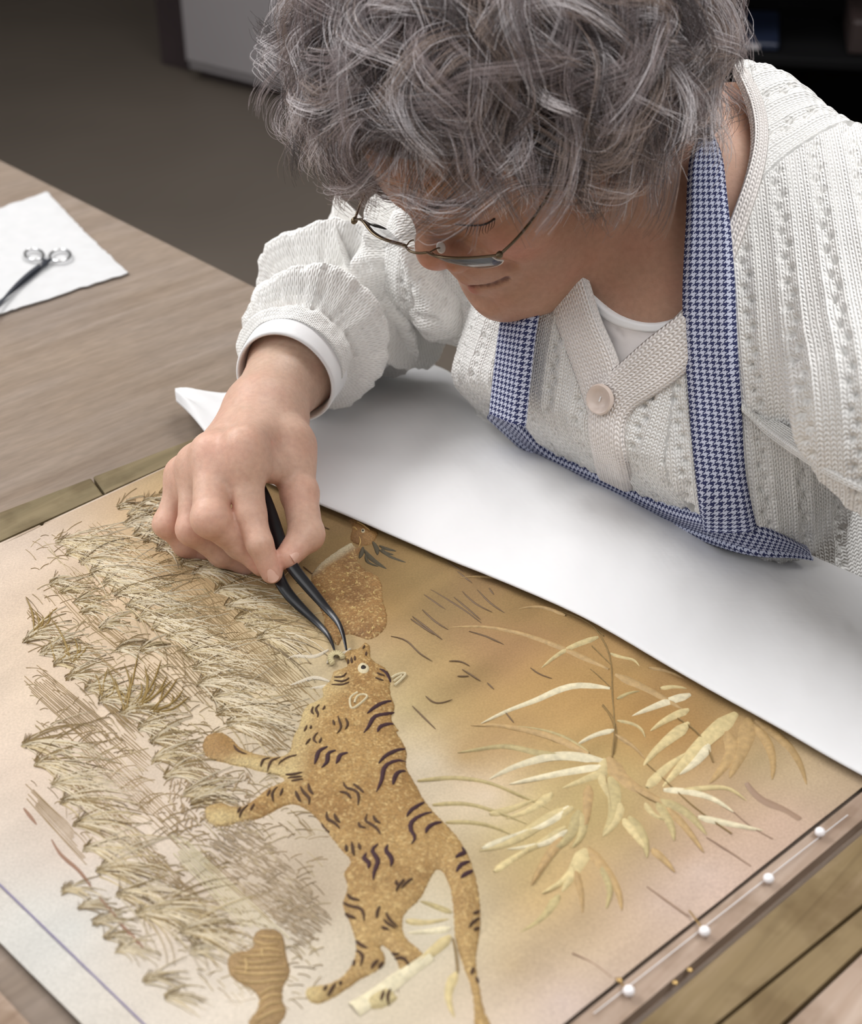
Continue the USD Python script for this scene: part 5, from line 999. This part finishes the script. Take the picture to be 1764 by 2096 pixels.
# collar rib at the neck side
applique('neck_band', [(1400, 640), (1462, 532), (1505, 420), (1534, 330), (1541, 270), (1532, 212), (1500, 138)], [(1432, 668), (1492, 560), (1535, 444), (1564, 345), (1571, 280), (1562, 215), (1532, 150)], M_rib, cardigan, .0030, .006, 70, 9)
bt = cast([(1243, 815)], card_outer)[0]; bc = ray(1243, 815, bt); gx_ = np.array([card_outer((bc + e_)[None])[0] - card_outer((bc - e_)[None])[0] for e_ in np.eye(3) * .004]); bn = nrm(gx_); bc = bc + bn * .0085
M_btn = plain('pearl_button', S(212, 196, 186), .3, noise=120, amount=.06, spec=.5)
prof = np.array([(0, .0004), (.004, .0004), (.0066, .0010), (.0084, .0026), (.0098, .0030), (.0108, .0022), (.0110, .0008), (.0104, -.0008), (0, -.0010)]); bm = trimesh.creation.revolve(prof, sections=48)
R_ = trimesh.geometry.align_vectors([0, 0, 1], bn); R_[:3, 3] = bc; bm.apply_transform(R_); but = obj('button', bm, M_btn, cardigan, smooth=40, label='dished pearl button')
tm = trimesh.creation.capsule(height=.0028, radius=.0006, count=[8, 8]); tm.apply_transform(trimesh.transformations.rotation_matrix(np.pi / 2, [0, 1, 0])); tm.apply_translation([-.0, 0, .0009]); tm.apply_transform(R_); obj('sewing_thread', tm, M_cuff, but, smooth=True)
# sleeve edge of the left armhole: a rolled seam
ar = [(1518, 826), (1560, 858), (1624, 903), (1690, 946), (1775, 992)]
applique('armhole_roll', ar, [(a, b + 17) for a, b in ar], M_knit, cardigan, .0050, .010, 60, 9, smooth_t=10)
# neck rib of the undershirt
sr_ = [(1192, 545), (1212, 592), (1252, 634), (1300, 656), (1345, 660), (1400, 644)]
applique('neck_rib', sr_, [(1184, 568), (1202, 612), (1246, 656), (1298, 676), (1346, 680), (1405, 664)], M_cuff, stage.GetPrimAtPath(str(woman.GetPath()) + '/undershirt'), .0052, .004, 60, 9, sdf=torso_sdf)
# apron in blue and white houndstooth
def hound(name, th_=.00052):
    nodes = {'uv': ('uvmap', {'attribute': 'st'}), 's': ('separate_xyz', {}), 'g': ('geometry', {}), 'nb': ('noise_texture', {'scale': 1800, 'detail': 2}), 'b': ('bump', {'strength': .25, 'distance': .0006}), 'p': ('principled_bsdf', {'roughness': .85, 'specular_ior_level': .15})}; L_ = [('uv.UV', 's.vector')]
    for c_ in 'xy':
        nodes['d' + c_] = ('math', {'math_type': 'divide', 'value2': th_}); nodes['f' + c_] = ('math', {'math_type': 'floor'}); nodes['m' + c_] = ('math', {'math_type': 'floored_modulo', 'value2': 8.0}); nodes['l' + c_] = ('math', {'math_type': 'less_than', 'value2': 3.5})
        L_ += [(f's.{c_}', f'd{c_}.value1'), (f'd{c_}.value', f'f{c_}.value1'), (f'f{c_}.value', f'm{c_}.value1'), (f'm{c_}.value', f'l{c_}.value1')]
    nodes['sum'] = ('math', {'math_type': 'add'}); nodes['md'] = ('math', {'math_type': 'floored_modulo', 'value2': 4.0}); nodes['tw'] = ('math', {'math_type': 'less_than', 'value2': 1.5}); nodes['df'] = ('math', {'math_type': 'subtract'}); nodes['pick'] = ('math', {'math_type': 'multiply_add'}); nodes['c'] = ('mix', {'mix_type': 'mix', 'color1': (.54, .57, .70), 'color2': (.030, .036, .105)})
    L_ += [('fx.value', 'sum.value1'), ('fy.value', 'sum.value2'), ('sum.value', 'md.value1'), ('md.value', 'tw.value1'), ('ly.value', 'df.value1'), ('lx.value', 'df.value2'), ('tw.value', 'pick.value1'), ('df.value', 'pick.value2'), ('lx.value', 'pick.value3'), ('pick.value', 'c.fac'), ('c.color', 'p.base_color'), ('g.position', 'nb.vector'), ('nb.fac', 'b.height'), ('b.normal', 'p.normal')]
    return usdkit.material(stage, looks(name), nodes, L_, 'p.BSDF')
M_ap = hound('houndstooth')
apron = applique('apron', [(1008, 838), (1050, 880), (1100, 920), (1180, 975), (1300, 1030), (1420, 1077), (1550, 1117), (1652, 1131)], [(1014, 826), (1076, 868), (1112, 905), (1200, 948), (1295, 992), (1400, 1038), (1540, 1068), (1654, 1122)], M_ap, woman, .007, .006, 160, 13, smooth_t=6, label='blue and white houndstooth apron')
applique('strap', [(1442, 272), (1416, 312), (1407, 360), (1404, 440), (1399, 540), (1397, 620), (1402, 720), (1412, 860), (1423, 970), (1442, 1072)], [(1452, 268), (1474, 318), (1484, 380), (1492, 450), (1501, 540), (1506, 620), (1511, 720), (1518, 840), (1524, 970), (1548, 1080)], M_ap, apron, .0085, .0022, 200, 21, smooth_t=5, waves=.0)
applique('strap', [(1085, 500), (1052, 580), (1036, 640), (1021, 740), (1010, 842)], [(1165, 490), (1130, 570), (1111, 630), (1094, 740), (1080, 872)], M_ap, apron, .0098, .0022, 90, 17, smooth_t=5, slope=.0003)
applique('hem', [(1010, 840), (1100, 923), (1180, 978), (1300, 1033), (1420, 1080), (1550, 1120), (1650, 1133)], [(1012, 830), (1102, 911), (1184, 966), (1304, 1020), (1424, 1066), (1552, 1106), (1652, 1126)], M_ap, apron, .0095, .004, 140, 7, smooth_t=6)
# trousers, shoes and the stool she sits on (mostly hidden by the table)
HP = {s: W(.33, 1.13, -.17) + s * TL * .085 for s in (-1, 1)}; KN_ = {s: HP[s] + TF * .40 + np.array([0, 0, -.03]) + s * TL * .05 for s in (-1, 1)}; AN = {s: np.array([KN_[s][0], KN_[s][1], .10]) - TF * .10 for s in (-1, 1)}
def trouser_sdf(p):
    d = ell(np.stack([(p - W(.335, 1.135, -.155)) @ TL, (p - W(.335, 1.135, -.155)) @ TF, p[..., 2] - Z0 + .155], -1), (0, 0, 0), (.18, .125, .10))
    for s in (-1, 1): d = smin(d, cone(p, HP[s], KN_[s], .082, .062), .03); d = smin(d, cone(p, KN_[s], AN[s], .062, .050), .02)
    return d
M_trouser = plain('khaki_cloth', S(176, 164, 138), .85, noise=40, amount=.05, bump=.2, bscale=900, spec=.15); M_shoe = plain('shoe_leather', S(50, 42, 38), .45)
v, f = surface(trouser_sdf, (-.25, .60, .06), (.62, 1.40, Z0 + .02), .012); obj('trousers', (taubin(v, f, 3), f), M_trouser, woman, smooth=True, label='khaki trousers')
for s in (-1, 1):
    fa_ = AN[s] + [0, 0, -.06]; v, f = surface(lambda p: smin(cone(p, fa_ - TF * .03, fa_ + TF * .14 - [0, 0, .008], .038, .034), cone(p, fa_, AN[s] + [0, 0, .02], .040, .042), .03), fa_ - .22, fa_ + .22, .010)
    v[:, 2] = np.maximum(v[:, 2], .001); obj('shoe', (v, f), M_shoe, woman, smooth=True)
SB = np.array([.335, 1.135, 0]); st_ = thing('stool', 'round stool under the seated woman behind the table', 'stool', loc=SB); M_stool = plain('stool_wood', S(120, 96, 72), .5, noise=14, amount=.12)
m = trimesh.creation.cylinder(radius=.17, height=.035, sections=48); m.apply_translation(SB + [0, 0, Z0 - .262 - .0175]); obj('seat', m, M_stool, st_, smooth=30)
for k in range(4): a = k * math.pi / 2 + .3; u_ = np.array([math.cos(a), math.sin(a), 0]); obj('leg', tube(np.array([SB + u_ * .12 + [0, 0, Z0 - .29], SB + u_ * .19]), .016, 10), M_stool, st_, smooth=True)
obj('foot_ring', tube(SB + np.stack([.165 * np.cos(np.linspace(0, 6.2832, 40)), .165 * np.sin(np.linspace(0, 6.2832, 40)), np.full(40, .18)], 1), .008, 8), M_stool, st_, smooth=True)
# ------------------------------------------------------------------ hair
hr = np.random.default_rng(5)
HO = np.array([0, -.012, .035])
CR = nrm([.05, -.30, .95])
def hair_mat(name, color):
    return usdkit.material(stage, looks(name), {'p': ('principled_bsdf', {'base_color': color, 'roughness': .42, 'specular_ior_level': .5})}, [], 'p.BSDF')
M_hair = [hair_mat('hair_dark', S(70, 62, 62)), hair_mat('hair_mid', S(146, 133, 133)), hair_mat('hair_silver', S(228, 222, 224)), hair_mat('hair_ash', S(150, 132, 122))]
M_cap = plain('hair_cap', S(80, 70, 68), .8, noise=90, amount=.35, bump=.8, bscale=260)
zmin_y = ([-.14, -.09, -.04, 0, .04, .07, .095, .13, .2], [-.085, -.075, -.055, -.035, -.012, .012, .034, .046, .05])
def scalp_r(d):
    """Distance from HO to the skull along unit directions."""
    r = np.linspace(.05, .14, 60); q = HO + d[:, None] * r[None, :, None]
    dd = np.minimum(ell(q, (0, -.012, .045), (.077, .102, .085)), ell(q, (0, .030, .030), (.063, .069, .057)))
    return r[np.maximum(0, np.argmax(dd > 0, 1))]
def env_r(d):
    """Outer reach of the hair along unit directions: fullest at the sides and the back."""
    base = .146 + .014 * np.abs(d[:, 0]) + .006 * np.clip(-d[:, 1], 0, 1) - .004 * np.clip(d[:, 2], 0, 1) - .012 * np.clip(-d[:, 0], 0, 1)
    return base + .016 * (meshkit.noise(d * 3.1 + 5, 3) - .5)
# a soft inner volume so that the scalp never shows through
ic = trimesh.creation.icosphere(5, 1.0); d_ = np.array(ic.vertices); rs_, re_ = scalp_r(d_), env_r(d_)
zc = np.interp((HO + d_ * .11)[:, 1], *zmin_y); rr = rs_ + (re_ - rs_) * .42 * (.75 + .5 * meshkit.noise(d_ * 6, 8)); q_ = HO + d_ * rr[:, None]
low = q_[:, 2] < zc + .018; rr = np.where(low, np.minimum(rr, rs_ - .006), rr); rr = np.where((d_[:, 1] > .72) & (d_[:, 2] < .55), rs_ - .006, rr)
hair = obj('hair', trimesh.Trimesh(h2w(HO + d_ * rr[:, None]), ic.faces, process=False), M_cap, woman, smooth=True, label='short full curly grey hair with silver streaks')
def curves(name, P_, w0, mat, parent):
    """P_: strands x points x 3, as one BasisCurves."""
    c_ = UsdGeom.BasisCurves.Define(stage, path_for(name, parent)); n_, k_ = P_.shape[:2]
    c_.CreateTypeAttr('linear'); c_.CreatePointsAttr(Vt.Vec3fArray.FromNumpy((P_.reshape(-1, 3) - offset_of(parent)).astype(np.float32))); c_.CreateCurveVertexCountsAttr(Vt.IntArray.FromNumpy(np.full(n_, k_, np.int32)))
    c_.CreateWidthsAttr(Vt.FloatArray.FromNumpy(np.tile(w0 * np.linspace(1, .45, k_), n_).astype(np.float32))); c_.SetWidthsInterpolation('vertex')
    UsdShade.MaterialBindingAPI.Apply(c_.GetPrim()).Bind(mat); return c_
NCL, NST, NP = 620, 30, 18
strands = [[], [], [], []]
s_ = np.linspace(0, 1, NP)
def unitrows(a): return a / (np.linalg.norm(a, axis=-1, keepdims=True) + 1e-12)
count = 0
for c in range(NCL * 3):
    if count >= NCL: break
    d0 = unitrows(hr.normal(size=3))
    if d0[2] < -.45 or (d0[1] > .80 and d0[2] < .50) or (d0[1] > .45 and d0[2] < .12): continue
    count += 1
    e = d0 - (d0 @ CR) * CR; e = unitrows(e); e = unitrows(e + hr.normal(0, .35, 3)); e = unitrows(e - (e @ d0) * d0)
    side = np.cross(d0, e); L = hr.uniform(.075, .135); turns = hr.uniform(.7, 1.7) * hr.choice([-1, 1]); ph = hr.uniform(0, 6.28); amp = hr.uniform(.006, .013); lift = hr.uniform(.55, 1.05)
    if d0[1] > .35: L *= .8
    r0 = scalp_r(d0[None])[0]; R1 = env_r(d0[None])[0]; R1 = r0 + (R1 - r0) * lift
    psi = (L / .13) * s_; n = NST
    cd = np.cos(psi)[:, None] * d0 + np.sin(psi)[:, None] * (e + .5 * side * np.sin(ph))  ; cd = unitrows(cd)
    rad = r0 + (R1 - r0) * (1 - np.exp(-4.2 * s_)); cen = HO + cd * rad[:, None]
    ca = amp * np.clip(s_ * 1.8, 0, 1); helix = (ca * np.cos(turns * 2 * np.pi * s_ + ph))[:, None] * side + (ca * np.sin(turns * 2 * np.pi * s_ + ph))[:, None] * cd
    cen = cen + helix
    off = hr.normal(0, 1, (n, 1, 3)) * np.array([.0046]) ; spread = (1 - .55 * s_ + .5 * np.clip(s_ - .75, 0, 1))[None, :, None]
    st = cen[None] + off * spread + np.cumsum(hr.normal(0, .00075, (n, NP, 3)), 1) * s_[None, :, None]
    wv = .0016 * np.sin(hr.uniform(5, 11, (n, 1)) * s_[None] + hr.uniform(0, 6.28, (n, 1))); st = st + wv[..., None] * side * s_[None, :, None]
    zc = np.interp(st[..., 1], *zmin_y) + hr.normal(0, .010, (n, 1)); bad = st[..., 2] < zc; cut = np.where(bad.any(1), np.argmax(bad, 1), NP - 1)
    keep = cut > 5
    tt_ = np.minimum(s_[None] * (cut[:, None] / (NP - 1)), 1) * (NP - 1); i0 = np.minimum(tt_.astype(int), NP - 2); fr = (tt_ - i0)[..., None]; ar_ = np.arange(n)[:, None]; st = (st[ar_, i0] * (1 - fr) + st[ar_, i0 + 1] * fr)[keep]
    g0 = hr.choice(4, p=[.26, .32, .22, .20])
    for k in range(len(st)): strands[g0 if hr.random() < .68 else hr.choice(4)].append(st[k])
# loose wisps over the forehead and at the outline
for c in range(260):
    d0 = unitrows(np.array([hr.uniform(-.9, .9), hr.uniform(.1, .8), hr.uniform(.45, .95)])); e = unitrows(np.array([hr.normal(0, .5) + .3 * np.sign(d0[0]), .9, -.9])); e = unitrows(e - (e @ d0) * d0); side = np.cross(d0, e)
    L = hr.uniform(.07, .13); psi = L / .125 * s_; cd = unitrows(np.cos(psi)[:, None] * d0 + np.sin(psi)[:, None] * e); r0 = scalp_r(d0[None])[0]
    cen = HO + cd * (r0 + hr.uniform(.012, .042) * (1 - np.exp(-4 * s_)))[:, None]; a_ = hr.uniform(.003, .012); cen = cen + (a_ * s_ * np.sin(hr.uniform(2, 6) * s_ + hr.uniform(0, 6)))[:, None] * side
    zc = np.interp(cen[:, 1], *zmin_y) - .030; bad = cen[:, 2] < zc; n = (np.argmax(bad) if bad.any() else NP)
    if n < 6: continue
    cen = cen[np.clip(np.round(np.linspace(0, n - 1, NP)).astype(int), 0, n - 1)]; cen = spline(cen[::3], NP) if n > 12 else spline(cen[[0, NP // 2, -1]], NP)
    for k in range(hr.integers(1, 5)): strands[hr.choice([1, 2, 2, 3])].append(cen + hr.normal(0, .0012, 3) + np.cumsum(hr.normal(0, .0005, (NP, 3)), 0))
for g in range(4): curves('hair_lock', h2w(np.array(strands[g])), .00034, M_hair[g], hair)

# ------------------------------------------------------------------ eyeglasses
M_frame = plain('bronze_wire', S(112, 98, 78), .28, .85); M_pad = plain('nose_pad_plastic', (.75, .72, .68), .2)
M_lens = usdkit.material(stage, looks('lens'), {'f': ('fresnel', {'IOR': 1.5}), 't': ('transparent_bsdf', {'color': (.97, .98, .97)}), 'g': ('glossy_bsdf', {'roughness': .02}), 'x': ('mix_closure', {})}, [('f.fac', 'x.fac'), ('t.BSDF', 'x.closure1'), ('g.BSDF', 'x.closure2')], 'x.closure')
gl = thing('eyeglasses', 'thin bronze half-rim eyeglasses low on the nose of the bending woman', 'glasses', loc=h2w((0, .105, -.01)))
hx, hy, hz = .0665, .0985, -.0075
def half(s):
    """Brow bar of one lens from the bridge to the hinge, in the head frame."""
    return np.array([(s * .0105, .1135, -.0105), (s * .022, .1165, -.0062), (s * .040, .1140, -.0050), (s * .056, .1075, -.0060), (s * hx, hy + (.0085 if s < 0 else .003), hz - (.0035 if s < 0 else 0))])
for s in (1, -1):
    bar = spline(half(s), 30); obj('brow_bar', tube(h2w(bar), .00125, 10, flat=.7), M_frame, gl, smooth=True)
    top = bar[2:-3]; dn = np.array([0, -.42, -.91]); w_ = np.linspace(0, 1, len(top)); dp = .027 * np.sin(np.pi * (.06 + .88 * w_)) ** .42
    rows = [top + dn * (dp * k)[:, None] + np.array([0, .0012 * math.sin(math.pi * k), 0]) for k in np.linspace(0, 1, 9)]
    G_ = np.array(rows); back_ = G_ - np.array([0, .0018, .0006]); V_ = np.concatenate([G_.reshape(-1, 3), back_.reshape(-1, 3)]); nl = len(top); f_ = grid_faces(9, nl); n0 = 9 * nl
    edge = [i for i in range(nl)] + [k * nl + nl - 1 for k in range(1, 9)] + [8 * nl + i for i in range(nl - 2, -1, -1)] + [k * nl for k in range(7, 0, -1)]
    rim = np.array([[a, b, b + n0] for a, b in zip(edge, edge[1:] + edge[:1])] + [[a, b + n0, a + n0] for a, b in zip(edge, edge[1:] + edge[:1])])
    lm = trimesh.Trimesh(h2w(V_), np.vstack([f_, f_[:, ::-1] + n0, rim]), process=False); lens = obj('lens', lm, M_lens, gl, smooth=30)
    ed = np.vstack([(G_[:, 0] + back_[:, 0]) / 2, (G_[-1] + back_[-1])[1:] / 2, ((G_[:, -1] + back_[:, -1]) / 2)[::-1][1:]]); obj('lens_edge', tube(h2w(ed), .00055, 6), M_pad, lens, smooth=True)
    hin = half(s)[-1]; hb = h2w(hin); m = trimesh.creation.icosphere(2, .0022); m.apply_transform(np.vstack([np.c_[HM * [1, 1.3, 1.1], hb], [0, 0, 0, 1]])); obj('hinge', m, M_frame, gl, smooth=True)
    tm_ = spline([hin, hin + [s * .0035, -.010, .0006], (s * .0735, .050, -.0045), (s * .0765, .0, .001), (s * .077, -.022, -.004), (s * .075, -.036, -.022)], 40); obj('temple', tube(h2w(tm_), np.r_[np.full(26, .0010), np.linspace(.001, .0016, 14)], 8), M_frame, gl, smooth=True)
    pp = np.array([(s * .0105, .1125, -.0115), (s * .0120, .1065, -.0140), (s * .0105, .1035, -.0180)]); arm = obj('pad_arm', tube(h2w(spline(pp, 10)), .0005, 6), M_frame, gl, smooth=True)
    m = trimesh.creation.icosphere(2, 1.0); m.apply_scale([.0016, .0036, .0055]); m.apply_translation(pp[-1]); m.vertices = h2w(m.vertices); obj('nose_pad', m, M_pad, gl, smooth=True)
obj('bridge', tube(h2w(spline([half(-1)[0], (-.005, .1165, -.0095), (.005, .1165, -.0095), half(1)[0]], 16)), .0009, 8), M_frame, gl, smooth=True)

# ------------------------------------------------------------------ tweezers
M_tw = plain('black_steel', (.012, .012, .014), .28, .3, spec=.6)
tw = thing('tweezers', 'black curved-tip tweezers held between index finger and thumb over the tiger', 'tweezers', loc=onz(697, 1328, .012))
gA = (fing['index'][3] + fing['thumb'][3]) / 2
tipL, tipR = onz(684, 1330, .0110), onz(709, 1331, .0118)
endp = ray(528, 985, 1.018)
for k, (tip, l) in enumerate([(tipL, [(577, 1196), (612, 1240), (650, 1276), (671, 1300)]), (tipR, [(592, 1150), (634, 1205), (672, 1250), (693, 1277)])]):
    n_ = len(l); ts = np.linspace(float(depth(gA)), float(depth(tip)) + .006, n_ + 1)[:n_]
    ctr = [endp, (endp + gA) / 2 + (ray(*l[0], float(depth(gA))) - gA) * .5] + [ray(*q, t) for q, t in zip(l, ts)] + [tip]
    p = spline(ctr, 60); r_ = np.interp(np.linspace(0, 1, 60), [0, .1, .45, .62, .80, .90, 1], [.0035, .0044, .0046, .0038, .0022, .0015, .0007])
    obj('arm', tube(p, r_, 10, flat=.42, ref=nrm(np.cross(p[40] - p[20], CAM - p[30])) if False else nrm(CAM - p[30])), M_tw, tw, smooth=True)
m = trimesh.creation.icosphere(2, .0052); m.apply_translation(endp); obj('joint', m, M_tw, tw, smooth=True)
